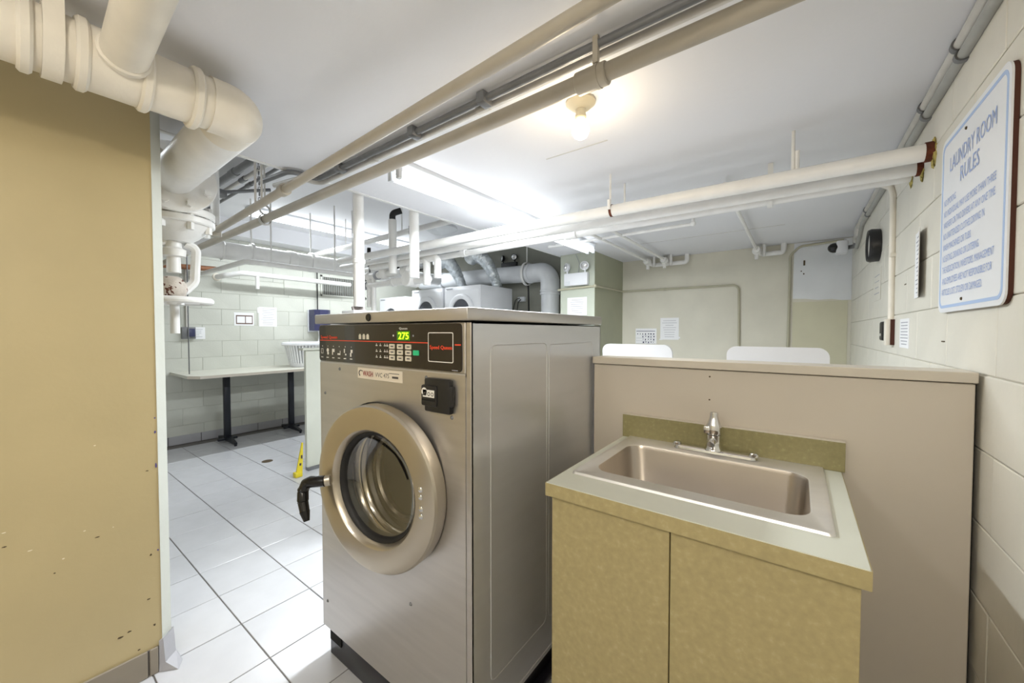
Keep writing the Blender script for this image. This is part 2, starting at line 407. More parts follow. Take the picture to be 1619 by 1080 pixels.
part(wr, 'plain_blocks_near', B().box(XR - .0055, YN, 0, XR, .55, ZL), 'wall_cream', smooth=False)
part(wr, 'gouges', B().box(XR - .0075, 2.50, 1.552, XR - .005, 2.53, 1.556).box(XR - .0075, 1.9, 1.3, XR - .005, 1.93, 1.304), 'chip_dark', smooth=False)
wb = struct('wall_back', B().box(XF - .2, YB, 0, XR + .2, YB + .2, ZH), 'wall_back_cream', smooth=False)
pb = B(); pb.rings([[Vector((x, YB - .004, z)) for x, z in poly] for poly in [[(-.045, ZL - .005), (-.05, 1.665), (.05, 1.66), (.15, 1.645), (.25, 1.65), (.33, 1.635), (.394, 1.635), (.394, ZL - .005)]]] +
                   [[Vector((x, YB + .01, z)) for x, z in [(-.045, ZL - .005), (-.05, 1.665), (.05, 1.66), (.15, 1.645), (.25, 1.65), (.33, 1.635), (.394, 1.635), (.394, ZL - .005)]]])
part(wb, 'white_patch', pb, 'wall_back_patch', smooth=False, label='unpainted white patch high beside the right corner')
part(wb, 'olive_patch', B().box(-.05, YB - .003, 0, .37, YB + .01, 1.63), 'wall_back_low', smooth=False, label='greener strip of paint below the white patch')
part(wb, 'gouges', B().box(.03, YB - .006, 1.99, .045, YB, 2.04).box(.01, YB - .006, 1.93, .02, YB, 1.94).box(.03, YB - .006, 1.9, .04, YB, 1.915), 'chip_dark', smooth=False)
wc = struct('wall_corner', B().box(-2.235, 3.95, 0, -1.81, YB, ZL), 'wall_sage_light', smooth=False)
part(wc, 'side_face', B().box(-1.811, 3.955, 0, -1.807, YB, ZL), 'wall_sage', smooth=False, label='darker sage green side of the pier')  # thin sheet, darker green than the front of the pier
struct('wall_rear', B().box(XF - .2, YN - .2, 0, XR + .2, YN, ZH), 'wall_back_cream', smooth=False)
# dark back wall section above the dryers
part(wb, 'sage_section', B().box(XF, YB - .005, 0, -2.235, YB + .01, ZH), 'wall_grey_green', smooth=False, label='grey green section behind the stacked dryers')

# ------------------------------------------------------------------ large washer-extractor
WX0, WX1, WY, WB_ = -1.565, -.728, .79, 1.655
w = thing('washing_machine', (-1.15, 1.2, 0), 'large stainless steel front-loading washer with round porthole door beside the sink', 'washing machine')
cab = B(); T_ = .004
cab.box(WX0, WY, .15, WX0 + T_, WB_, 1.362).box(WX1 - T_, WY, .15, WX1, WB_, 1.362).box(WX0, WB_ - T_, .15, WX1, WB_, 1.362).box(WX0, WY, .15, WX1, WB_, .154).box(WX0, WY, 1.358, WX1, WB_, 1.362).box(WX1 - .024, WY, .15, WX1, WY + .004, 1.362).box(WX0, WY, 1.205, WX1, WY + .004, 1.362)
part(w, 'cabinet', cab, 'stainless_side', smooth=False)
def holed(x0, x1, z0, z1, cx, cz, r, y0, y1, n=64):
    ci, re_ = [], []
    for k in range(n):
        a = 2 * PI * k / n; c_, s_ = math.cos(a), math.sin(a); ci.append((cx + r * c_, cz + r * s_))
        tt = min((x1 - cx) / c_ if c_ > 1e-9 else 1e9, (x0 - cx) / c_ if c_ < -1e-9 else 1e9, (z1 - cz) / s_ if s_ > 1e-9 else 1e9, (z0 - cz) / s_ if s_ < -1e-9 else 1e9)
        re_.append([cx + tt * c_, cz + tt * s_])
    for X_, Z_ in ((x0, z0), (x1, z0), (x1, z1), (x0, z1)):
        q = min(range(n), key=lambda i: (re_[i][0] - X_) ** 2 + (re_[i][1] - Z_) ** 2); re_[q] = [X_, Z_]
    V = lambda pts, y: [Vector((p_[0], y, p_[1])) for p_ in pts]
    b = B(); b.rings([V(ci, y1), V(ci, y0), V(re_, y0), V(re_, y1)], loop=True); return b
part(w, 'front_panel', holed(WX0 + .003, WX1 - .022, .125, 1.211, -1.11, .828, .212, WY - .004, WY + .002), 'stainless', smooth=False)
part(w, 'drum', B().lathe([(.212, 0), (.205, .02), (.19, .05), (.22, .07), (.29, .09), (.29, .55), (.0, .57)], (-1.10, WY, .832), (0, 1, 0), 48), 'drum_dark')
part(w, 'corner_strip', B().box(WX1 - .02, WY - .003, .13, WX1 - .001, WY + .003, 1.362, .002, 1), 'stainless')
part(w, 'lid', B().box(WX0 - .004, WY - .022, 1.366, WX1 + .004, WB_ + .01, 1.403, .005), 'stainless')
part(w, 'lid_lock', B().lathe([(.0, -.004), (.012, -.004), (.014, 0), (.0, .001)], (-1.19, WY - .022, 1.384), (0, 1, 0), 20), 'black_glossy')
cpn = B(); cpn.box(WX0 + .003, WY - .004, 1.215, WX1 - .022, WY + .002, 1.362, .003, 1)
part(w, 'console_frame', cpn, 'stainless')
cp_ = part(w, 'control_panel', rplate(B(), -1.161, 1.289, .80, .140, .012, WY - .0065, WY - .002), 'black_panel')
fy = WY - .0068
def fr(x, z): return plane_mtx((x, fy, z), (1, 0, 0), (0, 0, 1))
part(cp_, 'lettering', text_bm('Speed Queen', .017, fr(-1.548, 1.308), width=.124, heavy=.0009), 'red_print', smooth=False)
part(cp_, 'stripe', B().box(-1.555, fy - .0004, 1.2995, -.903, fy, 1.3025).box(-.788, fy - .0004, 1.2955, -.764, fy, 1.2995), 'red_print', smooth=False)
cu = B()
for k in range(3):
    x = -1.276 + k * .024; cu.box(x, fy - .0004, 1.308, x + .016, fy, 1.323, 0).box(x + .003, fy - .0004, 1.323, x + .013, fy, 1.327, 0)
part(cp_, 'soap_cup_symbols', cu, 'button_beige', smooth=False)
for k in range(6):
    ic = B()
    x = -1.54 + k * .042
    ic.box(x + .003, fy - .0004, 1.276, x + .006, fy, 1.280)
    if k == 0: ic.box(x - .006, fy - .0004, 1.248, x - .004, fy, 1.268).box(x + .008, fy - .0004, 1.248, x + .01, fy, 1.268).box(x - .006, fy - .0004, 1.266, x + .01, fy, 1.268).box(x - .006, fy - .0004, 1.248, x + .01, fy, 1.25)
    elif k == 1: ic.cyl((x + .003, fy - .0004, 1.262), (x + .003, fy, 1.262), .008).cyl((x + .005, fy - .0004, 1.25), (x + .005, fy, 1.25), .006)
    elif k == 2: ic.box(x - .006, fy - .0004, 1.256, x + .012, fy, 1.268).box(x - .006, fy - .0004, 1.245, x, fy, 1.256)
    elif k == 3: ic.box(x - .008, fy - .0004, 1.246, x + .012, fy, 1.252).box(x + .009, fy - .0004, 1.252, x + .013, fy, 1.262)
    elif k == 4: ic.box(x - .004, fy - .0004, 1.255, x + .002, fy, 1.270).box(x + .004, fy - .0004, 1.246, x + .012, fy, 1.252)
    else: ic.box(x, fy - .0004, 1.256, x + .012, fy, 1.268).box(x - .004, fy - .0004, 1.242, x + .004, fy, 1.256)
    ic.box(x - .006, fy - .0004, 1.232, x + .010, fy, 1.235)
    part(cp_, 'pictogram', ic, 'white_print', smooth=False)
dsp = part(w, 'display', B().box(-1.053, fy - .0008, 1.307, -.988, fy, 1.337), 'display_green', smooth=False)
part(dsp, 'digits', text_bm('275', .031, plane_mtx((-1.046, fy - .0012, 1.311), (1, 0, 0), (0, 0, 1)), width=.052, heavy=.0008), 'digit_lit', smooth=False)
part(cp_, 'display_caption', text_bm('Queen', .010, fr(-1.043, 1.342), width=.042, heavy=.0004), 'white_print', smooth=False)
part(cp_, 'indicator_light', B().lathe([(.003, -.0006), (.0035, 0)], (-1.073, fy, 1.322), (0, 1, 0), 10, cap=True), 'white_print', smooth=False)
part(cp_, 'indicator_light', B().lathe([(.003, -.0006), (.0035, 0)], (-.972, fy, 1.322), (0, 1, 0), 10, cap=True), 'appliance_grey', smooth=False)
for i, x in enumerate((-1.094, -1.052, -1.010)):
    for j, z in enumerate((1.2895, 1.2705, 1.2515)):
        bt = part(w, 'button', rplate(B(), x + .0145, z - .003, .029, .0155, .003, fy - .002, fy), 'button_beige')
        part(bt, 'caption', B().box(x + .008, fy - .0024, z - .005, x + .023, fy - .002, z - .001), 'print_dark', smooth=False)
part(w, 'start_button', rplate(B(), -.9575, 1.2685, .028, .016, .003, fy - .002, fy), 'button_green', label='green start button')
cpt = B()
for x in (-1.112, -1.125, -1.15, -1.172):
    for z in (1.29, 1.27, 1.25):
        cpt.box(x, fy - .0004, z - .004, x + .010, fy, z - .001); cpt.box(x + .003, fy - .0004, z + .001, x + .006, fy, z + .004)
part(cp_, 'captions', cpt, 'white_print', smooth=False)
sq = B(); fo = rrect(-.848, 1.2885, .108, .089, .005, 0, 3); fi = rrect(-.848, 1.2885, .103, .084, .004, 0, 3)
sq.rings([[Vector((p.x, fy, p.y)) for p in fo], [Vector((p.x, fy - .0006, p.y)) for p in fo], [Vector((p.x, fy - .0006, p.y)) for p in fi], [Vector((p.x, fy, p.y)) for p in fi]], loop=True)
part(cp_, 'square_outline', sq, 'white_print', smooth=False)
part(cp_, 'lettering', text_bm('Speed Queen', .016, fr(-.8945, 1.283), width=.094, heavy=.0009), 'red_print', smooth=False)
part(cp_, 'small_print', B().box(-.80, fy - .0004, 1.2225, -.776, fy, 1.2245), 'print_grey', smooth=False)
# sticker
st = part(w, 'sticker', B().box(-1.287, WY - .0055, 1.167, -1.030, WY - .0038, 1.205, 0), 'sticker_cream', smooth=False)
sy_ = WY - .0058
def fs(x, z): return plane_mtx((x, sy_, z), (1, 0, 0), (0, 0, 1))
part(st, 'lettering', text_bm('WASH', .026, fs(-1.254, 1.177), width=.062, heavy=.0007), 'print_maroon', smooth=False)
part(st, 'lettering', text_bm('VVC 475', .022, fs(-1.178, 1.178), width=.078), 'print_dark', smooth=False)
part(st, 'logo_swoosh', B().sweep([(-1.256, sy_, 1.194), (-1.272, sy_, 1.196), (-1.279, sy_, 1.186), (-1.272, sy_, 1.176)], .0018, .008, 6), 'print_dark')
part(st, 'small_print', B().box(-1.083, sy_ - .0002, 1.179, -1.050, sy_, 1.186).box(-1.10, sy_ - .0002, 1.194, -1.045, sy_, 1.196), 'print_dark', smooth=False)
# coin slide
cbx = part(w, 'coin_box', B().box(-.905, WY - .022, 1.095, -.796, WY - .003, 1.196, .006).box(-.914, WY - .027, 1.112, -.845, WY - .005, 1.176, .006), 'black_plastic')
part(cbx, 'coin_mount', B().box(-.835, WY - .020, 1.115, -.787, WY - .004, 1.180, .008), 'black_plastic')
part(cbx, 'coin_decal', B().box(-.903, WY - .0278, 1.140, -.853, WY - .0268, 1.162, 0).cyl((-.897, WY - .0278, 1.156), (-.897, WY - .0268, 1.156), .012), 'white_print', smooth=False)
cc = B()
for k in range(3): cc.lathe([(.0036, 0), (.006, 0)], (-.892 + k * .0155, WY - .0282, 1.150), (0, 1, 0), 16)
part(cbx, 'coin_symbol', cc, 'print_dark', smooth=False)
part(cbx, 'slot', B().box(-.908, WY - .0275, 1.129, -.850, WY - .026, 1.134), 'black_void', smooth=False)
for (x, z) in ((-1.412, 1.192), (-1.523, 1.089), (-.804, 1.085), (-1.524, .236), (-.996, .45), (-.914, 1.194)):
    part(w, 'screw', B().lathe([(.0001, -.0045), (.003, -.0042), (.006, -.001), (.0065, 0)], (x, WY - .004, z), (0, 1, 0), 14), 'conduit_grey')
# porthole
rg = part(w, 'door_seal', B().lathe([(.22, .0), (.270, 0), (.277, -.006), (.279, -.012), (.270, -.016), (.22, -.016)], (-1.146, WY - .004, .815), (0, 1, 0), 56, loop=True), 'rubber_black')
A_ = math.radians(7.4); DU = Vector((math.cos(A_), math.sin(A_), 0)); DN = Vector((math.sin(A_), -math.cos(A_), 0))   # DN faces the viewer
DC = Vector((-1.08, .70, .834))
dr = part(w, 'door', B().lathe([(.262, -.052), (.267, -.044), (.267, -.006), (.262, .001), (.254, .003), (.215, .004), (.190, .002), (.184, -.003), (.178, -.018), (.172, -.040), (.172, -.052)],
                               DC, DN, 72, loop=True), 'stainless_door')
part(dr, 'door_gasket', B().lathe([(.177, -.018), (.172, -.020), (.164, -.030), (.162, -.050), (.166, -.062), (.185, -.062), (.185, -.045)], DC, DN, 56, loop=True), 'rubber_black')
gl = part(dr, 'door_glass', B().lathe([(.0, -.066), (.06, -.064), (.11, -.058), (.150, -.046), (.166, -.036)], DC, DN, 48), 'door_glass')
drm = B(); AX = Vector((0, 1, 0)); O = Vector((-1.10, WY, .832))
part(w, 'drum_opening', B().lathe([(.215, -.018), (.205, -.008), (.200, .003), (.196, .006)], O, AX, 56), 'drum_steel')
part(w, 'drum_lip', B().lathe([(.172, .002), (.180, -.004), (.19, -.004), (.200, .004), (.200, .02), (.185, .03), (.172, .02), (.168, .01)], O, AX, 56, loop=True), 'drum_steel')
part(w, 'boot_ring', B().lathe([(.135, .045), (.140, .036), (.155, .034), (.165, .045), (.175, .075), (.150, .075), (.137, .06)], O + Vector((.0, 0, 0)), AX, 56, loop=True), 'drum_steel')
h = B()
P0 = Vector((-1.268, .655, .832)); P1 = Vector((-1.320, .615, .828))
part(dr, 'handle_socket', B().cyl(P0 + Vector((.008, .012, .002)), P0 + (P1 - P0) * .12, .018, 20, bev=.003), 'stainless_door')
hp = [P0 + (P1 - P0) * .08, P1, Vector((-1.331, .606, .80)), Vector((-1.326, .603, .765)), Vector((-1.312, .602, .735)), Vector((-1.298, .602, .706))]
radii = [.0125, .0135, .015, .0135, .015, .0125, .0145, .0125, .014, .011, .006]
h.sweep(hp, .013, .02, 14, 4, rf=lambda i, n: .0185 - .003 * min(1, i / n) + .0012 * math.sin(i * 1.9) if i < n - 1 else .009)
part(dr, 'door_handle', h, 'black_glossy')
for (r_, z) in ((.212, .878), (.212, .856), (.214, .822), (.214, .800)):
    c = DC + DU * r_ + Vector((0, 0, z - .834)) + DN * .003
    part(dr, 'rivet', B().lathe([(.009, 0), (.0082, .003), (.005, .0055), (.0001, .0062)], c, DN, 16), 'chrome')
part(w, 'base', B().box(WX0 + .025, WY + .012, 0, WX1 - .03, WB_, .145, .006), 'dark_base')
part(w, 'base_slot', B().box(WX0 + .035, WY + .008, .068, WX0 + .115, WY + .013, .108), 'black_void', smooth=False)
part(w, 'base_rail', B().box(WX1 - .032, WY + .02, .03, WX1 + .0, WB_, .05, .004), 'dark_base')
def emb(y0, y1, z0, z1):
    b = B(); o1 = rrect((y0 + y1) / 2, (z0 + z1) / 2, y1 - y0, z1 - z0, .025, 0, 5); o2 = rrect((y0 + y1) / 2, (z0 + z1) / 2, y1 - y0 - .012, z1 - z0 - .012, .02, 0, 5)
    x = WX1 - .0005
    b.rings([[Vector((x, p.x, p.y)) for p in o1], [Vector((x + .0022, p.x * .5 + q.x * .5, p.y * .5 + q.y * .5)) for p, q in zip(o1, o2)], [Vector((x, q.x, q.y)) for q in o2]], cap0=False, cap1=False); return b
part(w, 'side_emboss', emb(.868, 1.19, .27, 1.298), 'stainless_side')
part(w, 'side_emboss', emb(1.20, 1.575, .27, 1.292), 'stainless_side')
part(w, 'side_bottom_flange', B().box(WX1 - .002, WY + .01, .150, WX1 + .004, WB_, .165, .001, 1), 'stainless_side')

# ------------------------------------------------------------------ beige bulkhead behind the sink
p = thing('partition', (-.17, 1.62, 0), 'long beige laminate half-height partition behind the sink', 'partition')
part(p, 'panel', B().box(-.715, 1.562, 0, .383, 1.665, 1.194, .002, 1), 'laminate_beige')
part(p, 'cap', B().box(-.718, 1.552, 1.197, .386, 1.685, 1.226, .002, 1), 'laminate_cap')
for z in (1.17, 1.085): part(p, 'screw', B().cyl((-.258, 1.5615, z), (-.258, 1.5595, z), .003, 10), 'chip_dark')
part(p, 'gap_shade', B().box(.385, 1.60, 0, .3935, 1.66, 1.19), 'black_void', smooth=False)  # black strip painting the shade inside the open gap at the wall

# ------------------------------------------------------------------ sink cabinet
s = thing('sink_cabinet', (-.23, 1.25, 0), 'olive speckled laminate vanity cabinet holding the stainless sink', 'cabinet')
CX0, CX1, CY0, CY1 = -.573, .113, .93, 1.546
hole = lambda z: rrect(-.238, 1.285, .56, .45, .05, z, 6)
outer = lambda z, e=0: rrect((CX0 + CX1) / 2, (CY0 + CY1) / 2, CX1 - CX0 - e, CY1 - CY0 - e, .003, z, 6)
part(s, 'countertop', B().rings([hole(.868), hole(.905), outer(.905, .003), outer(.903), outer(.868)], loop=True), 'pale_grey_green', smooth=False)  # same laminate as the doors, its reflected light put in as paler grey-green
part(s, 'edge_band', B().box(CX0, CY0 - .001, .8675, CX1, CY0 + .0005, .9035).box(CX0 - .001, CY0, .8675, CX0 + .0005, CY1, .9035).box(CX1 - .0005, CY0, .8675, CX1 + .001, CY1, .9035), 'laminate_olive', smooth=False)
part(s, 'backsplash', B().box(CX0 - .002, 1.535, .905, CX1 + .008, 1.560, .9955, .001, 1), 'laminate_backsplash')
part(s, 'backsplash_edge', B().box(CX0 - .002, 1.535, .9955, CX1 + .008, 1.560, .9975), 'laminate_cap', smooth=False)
part(s, 'carcass', B().box(CX0 + .012, CY0 + .034, 0, CX0 + .03, 1.55, .868).box(CX1 - .03, CY0 + .034, 0, CX1 - .012, 1.55, .868).box(CX0 + .012, 1.53, 0, CX1 - .012, 1.55, .868).box(CX0 + .012, CY0 + .034, .04, CX1 - .012, 1.55, .06), 'laminate_olive', smooth=False)
part(s, 'cabinet_door', B().box(CX0 + .012, CY0 + .016, .03, -.2385, CY0 + .033, .862, .001, 1), 'laminate_olive')
part(s, 'cabinet_door', B().box(-.2355, CY0 + .016, .03, CX1 - .012, CY0 + .033, .862, .001, 1), 'laminate_olive')
k_ = thing('sink', (-.238, 1.285, .905), 'rectangular stainless steel drop-in sink set in the olive counter', 'sink')
R = lambda cx, cy, w_, h_, r, z: rrect(cx, cy, w_, h_, r, z, 8)
sc, sy2 = -.238, 1.2905
part(k_, 'rim', B().rings([R(sc, sy2, .618, .512, .012, .9053), R(sc, sy2, .612, .506, .012, .911), R(sc, sy2, .598, .492, .012, .912), R(sc, sy2, .588, .482, .012, .909),
                            R(sc, 1.272, .545, .350, .055, .909), R(sc, 1.272, .537, .342, .055, .906)], cap0=False, cap1=False), 'steel_rim_lit', smooth=50)
part(k_, 'bowl', B().rings([R(sc, 1.272, .537, .342, .055, .906), R(sc, 1.272, .530, .335, .055, .895), R(sc, 1.272, .505, .312, .055, .74), R(sc, 1.272, .485, .29, .055, .722),
                            R(sc, 1.272, .42, .23, .04, .716), R(sc, 1.272, .09, .09, .044, .712)], cap0=False), 'steel_bowl_shaded', smooth=50)
part(k_, 'drain', B().lathe([(.044, .002), (.04, .004), (.03, .001), (.0, -.001)], (sc, 1.272, .713), (0, 0, 1), 24), 'chrome')
f = thing('faucet', (-.232, 1.492, .909), 'chrome single-body faucet standing on the sink\'s back rim', 'faucet')
dk = B(); pts0 = rrect(-.232, 1.495, .262, .044, .021, .911, 6); pts1 = rrect(-.232, 1.495, .256, .040, .019, .919, 6); pts2 = rrect(-.232, 1.495, .236, .026, .012, .924, 6)
dk.rings([pts0, pts1, pts2]); part(f, 'deck_plate', dk, 'chrome')
part(f, 'body', B().lathe([(.030, .922), (.029, .926), (.026, .930), (.0235, .940), (.023, .968), (.0235, .972), (.0235, .975)], (-.232, 1.495, 0), (0, 0, 1), 32, cap=True), 'chrome')
part(f, 'handle', B().lathe([(.0225, .976), (.0245, .980), (.0245, 1.004), (.022, 1.012), (.018, 1.022), (.0145, 1.034), (.0125, 1.042), (.0135, 1.047), (.012, 1.053), (.004, 1.055)], (-.232, 1.495, 0), (0, 0, 1), 32, cap=True).box(-.262, 1.470, .979, -.240, 1.50, 1.006, .006), 'chrome')
part(f, 'spout', B().sweep([(-.232, 1.49, .955), (-.232, 1.455, .958), (-.232, 1.44, .952)], .012, .02, 14), 'chrome')
for x in (-.352, -.112): part(f, 'bolt_cap', B().lathe([(.014, .919), (.014, .929), (.011, .932), (.0, .933)], (x, 1.495, 0), (0, 0, 1), 18), 'chrome')

# ------------------------------------------------------------------ top-load washers behind the partition (lids open)
def toploader(x, label):
    t = thing('top_load_washer', (x, 2.3, 0), label, 'washing machine', 'top-load washers behind the partition')
    part(t, 'cabinet', B().box(x - .335, 2.02, .02, x + .335, 2.68, .93, .012), 'appliance_white')
    part(t, 'console', B().box(x - .335, 2.02, .93, x + .335, 2.14, 1.07, .012), 'appliance_white')
    b = B(); pts = rrect(x, 1.095, .415, .33, .045, 0, 6)
    def q(p, d): zz = p.y; return Vector((p.x, 2.31 + d - (zz - .93) * .15, zz))
    b.rings([[q(p, 0) for p in pts], [q(p, .02) for p in pts]])
    part(t, 'lid', b, 'appliance_white', label='open white lid with rounded corners')
    return t
tl = toploader(-.775, 'white top-load washer with open lid behind the partition, left of two')
toploader(-.090, 'white top-load washer with open lid behind the partition, right of two')

# ------------------------------------------------------------------ ceiling pipes
def rod(b, x, y, z0, z1, r=.006): b.cyl((x, y, z0), (x, y, z1), r, 8)
def ring_clamp(c, axis, R_, r=.006, nut=True):
    b = B(); A = Vector(axis)
    b.lathe([(R_, -.012), (R_ + .005, -.012), (R_ + .005, .012), (R_, .012)], c, A, 24, loop=True); return b
t = thing('upper_tan_pipe', (-1.7, .85, 2.04), 'thinner tan pipe sloping across the ceiling, the one nearest the camera', 'pipe')
t.name = 'drain_pipe'; ORG[t.name] = Vector((-1.7, .85, 2.04))
part(t, 'tube', B().sweep([(XR, .85, 2.135), (-3.0, .85, 1.98)], .020), 'pipe_tan')
part(t, 'riser', B().sweep([(-3.0, .85, 1.965), (-3.0, .85, 2.18), (-3.0, .85, ZH)], .024), 'pipe_white')
part(t, 'elbow', B().cyl((-3.0, .85, 1.945), (-3.0, .85, 2.01), .032), 'pipe_tan')
part(t, 'coupling', B().cyl((-2.0, .85, 2.0255), (-2.04, .85, 2.0237), .028), 'pipe_tan')
hb = B(); rod(hb, -2.32, .835, 2.01, ZH); rod(hb, -2.32, .865, 2.01, ZH)
part(t, 'hanger', hb, 'conduit_light')
t = thing('water_pipe', (-1.2, 1.11, 2.10), 'thick tan pipe crossing the ceiling just in front of the bare bulb', 'pipe')
part(t, 'tube', B().sweep([(XR, 1.11, 2.118), (-5.85, 1.11, 2.09)], .0255, n=20), 'pipe_tan')
part(t, 'coupling', B().cyl((-.57, 1.11, 2.112), (-.47, 1.11, 2.112), .033, 20, bev=.003), 'pipe_tan')
part(t, 'strap', B().lathe([(.0275, -.006), (.035, -.006), (.035, .006), (.0275, .006)], (-.50, 1.11, 2.112), (1, 0, 0), 20, loop=True).box(-.508, 1.085, 2.14, -.492, 1.10, ZL), 'pipe_tan')
hb = B(); hb.merge(ring_clamp((-2.93, 1.11, 2.10), (1, 0, 0), .033).bm); rod(hb, -2.93, 1.11, 2.2, ZH); hb.lathe([(.028, -.008), (.034, -.008), (.034, .008), (.028, .008)], (-2.93, 1.11, 2.165), (1, 0, 0), 20, loop=True)
part(t, 'hanger', hb, 'conduit_light')
ch = B()
for k in range(18):
    c = Vector((-2.72 + .004 * math.sin(k * .6), 1.0, 2.13 + k * .033)); a = (1, 0, 0) if k % 2 else (0, 1, 0)
    ch.lathe([(.010, -.002), (.014, -.002), (.014, .002), (.010, .002)], c, a, 10, loop=True, sy=.6 if k % 2 else .6)
solo('chain', ch, 'conduit_grey', 'thin metal chain hanging from the high ceiling beside the tan pipes', 'chain', (-2.72, 1.0, 2.4))
t = thing('conduit', (-1, 1.10, 2.197), 'dark grey electrical conduit strapped to the ceiling beside the thick tan pipe', 'conduit')
part(t, 'tube', B().sweep([(XR, 1.095, 2.199), (-2.205, 1.105, 2.199), (-2.20, .96, 2.199), (-2.5, .93, 2.199)], .0135, .05), 'conduit_grey')
for x in (-.95, -1.35, -1.95): part(t, 'strap', B().box(x - .018, 1.075, 2.178, x + .018, 1.128, 2.22, .004), 'conduit_grey')
t = thing('conduit', (-1, 1.145, 2.197), 'light grey conduit running between the dark conduit and the thick tan pipe', 'conduit')
part(t, 'tube', B().sweep([(XR, 1.145, 2.20), (-2.26, 1.15, 2.20), (-2.26, 1.04, 2.20), (-2.5, 1.0, 2.20)], .013, .05), 'conduit_light')
part(t, 'coupling', B().cyl((-1.02, 1.145, 2.2), (-.96, 1.145, 2.2), .0165).cyl((-1.75, 1.148, 2.2), (-1.70, 1.148, 2.2), .0165), 'conduit_light')

# big drain line over the left wall with elbow and gate valve
PX, PZ = -1.57, 2.085
t = thing('soil_pipe', (PX, 0, PZ), 'big cream drain pipe with collars above the olive wall, ending in an elbow', 'pipe')
part(t, 'tube', B().sweep([(PX, YN, PZ), (PX, .46, PZ)], .080, n=32), 'pipe_cream')
el = B(); el.sweep([(PX, .43, PZ), (PX, .515, PZ), (PX - .12, .515, PZ)], .085, .088, 32, 12)
part(t, 'elbow', el, 'pipe_cream')
part(t, 'branch', B().sweep([(PX - .02, .515, PZ), (-2.42, .525, PZ)], .084, n=32), 'pipe_white', label='white run beyond the elbow')
for y in (.392, .275, .150, .055):
    part(t, 'collar', B().cyl((PX, y - .013, PZ), (PX, y + .013, PZ), .093, 32, bev=.006), 'pipe_cream')
part(t, 'saddle', B().cyl((PX, .155, PZ), (PX, .27, PZ), .084, 32, bev=.004), 'pipe_cream')
part(t, 'strap', B().lathe([(.081, -.018), (.090, -.018), (.090, .018), (.081, .018)], (PX, .10, PZ), (0, 1, 0), 32, loop=True).box(PX + .082, .082, PZ, PX + .09, .118, ZL), 'pipe_cream')
t2 = thing('branch_pipe', (PX, .1, PZ), 'thick cream branch pipe leaving the tee of the big drain pipe overhead', 'pipe')
part(t2, 'tube', B().sweep([(PX + .03, .225, PZ + .0), (PX + .9, .215, PZ + .075)], .050, n=24), 'pipe_cream')
part(t2, 'weld', B().cyl((PX + .075, .2245, PZ + .004), (PX + .095, .2242, PZ + .006), .056, 24, bev=.004), 'pipe_cream')
t3 = thing('drop_pipe', (PX - .1, .0, PZ), 'short upright cream pipe behind the big drain pipe at top left of the photo', 'pipe')
part(t3, 'tube', B().cyl((PX - .13, .16, 2.12), (PX - .13, .16, ZL), .03), 'pipe_cream')
# gate valve
v = thing('gate_valve', (-2.6, .56, 1.5), 'large white gate valve hanging upside down with a rusty gland and handwheel', 'valve')
VX, VY = -2.6, .565
part(v, 'flange', B().cyl((-2.42, .535, PZ), (-2.455, .535, PZ), .165, 36, bev=.004), 'pipe_white')
for k in range(8):
    a = PI / 8 + k * PI / 4; y = .535 + .128 * math.cos(a); z = PZ + .128 * math.sin(a)
    part(v, 'bolt', B().hexnut((-2.395, y, z), (-2.46, y, z), .018), 'pipe_white')
part(v, 'valve_body', B().cyl((-2.45, .55, PZ), (-2.8, .55, PZ), .10, 28).lathe([(.09, 2.10), (.11, 2.02), (.115, 1.96)], (VX, VY, 0), (0, 0, 1), 28), 'pipe_white')
part(v, 'bonnet_flange', B().cyl((VX, VY, 1.965), (VX, VY, 1.925), .165, 32, bev=.006), 'pipe_white')
part(v, 'bonnet', B().cyl((VX, VY, 1.92), (VX, VY, 1.885), .165, 32, bev=.006).lathe([(.15, 1.89), (.13, 1.86), (.10, 1.83), (.06, 1.80)], (VX, VY, 0), (0, 0, 1), 28, cap=True), 'pipe_white')
for k in range(8):
    a = k * PI / 4 + .2; part(v, 'bolt', B().hexnut((VX + .142 * math.cos(a), VY + .142 * math.sin(a), 1.85), (VX + .142 * math.cos(a), VY + .142 * math.sin(a), 1.985), .016), 'pipe_white')
yk = B()
for sgn in (-1, 1):
    yk.sweep([(VX, VY + sgn * .04, 1.80), (VX, VY + sgn * .085, 1.78), (VX, VY + sgn * .075, 1.60), (VX, VY + sgn * .03, 1.545), (VX, VY, 1.545)], .022, .05, 10)
part(v, 'yoke', yk, 'pipe_white')
part(v, 'packing_gland', B().lathe([(.03, 1.64), (.028, 1.72), (.05, 1.725), (.052, 1.76), (.035, 1.77), (.034, 1.82)], (VX, VY - .01, 0), (0, 0, 1), 20, cap=True), 'pipe_white')
part(v, 'yoke_nut', B().lathe([(.03, 1.50), (.055, 1.52), (.066, 1.55), (.062, 1.58), (.045, 1.61), (.028, 1.62)], (VX, VY - .02, 0), (0, 0, 1), 12, cap=True), 'rusty_white', label='rusty flaking nut')
hw = B(); tor = [(.148 + .017 * math.cos(2 * PI * k / 10), 1.495 + .017 * math.sin(2 * PI * k / 10)) for k in range(10)]
hw.lathe(tor, (VX, VY - .01, 0), (0, 0, 1), 36, loop=True); hw.cyl((VX, VY - .01, 1.475), (VX, VY - .01, 1.512), .04)
for k in range(4):
    a = k * PI / 2 + .5; hw.cyl((VX, VY - .01, 1.495), (VX + .15 * math.cos(a), VY - .01 + .15 * math.sin(a), 1.495), .011, 8)
part(v, 'handwheel', hw, 'pipe_white')
part(v, 'stem', B().cyl((VX, VY - .01, 1.49), (VX, VY - .01, 1.325), .020, 16, bev=.002), 'pipe_white')

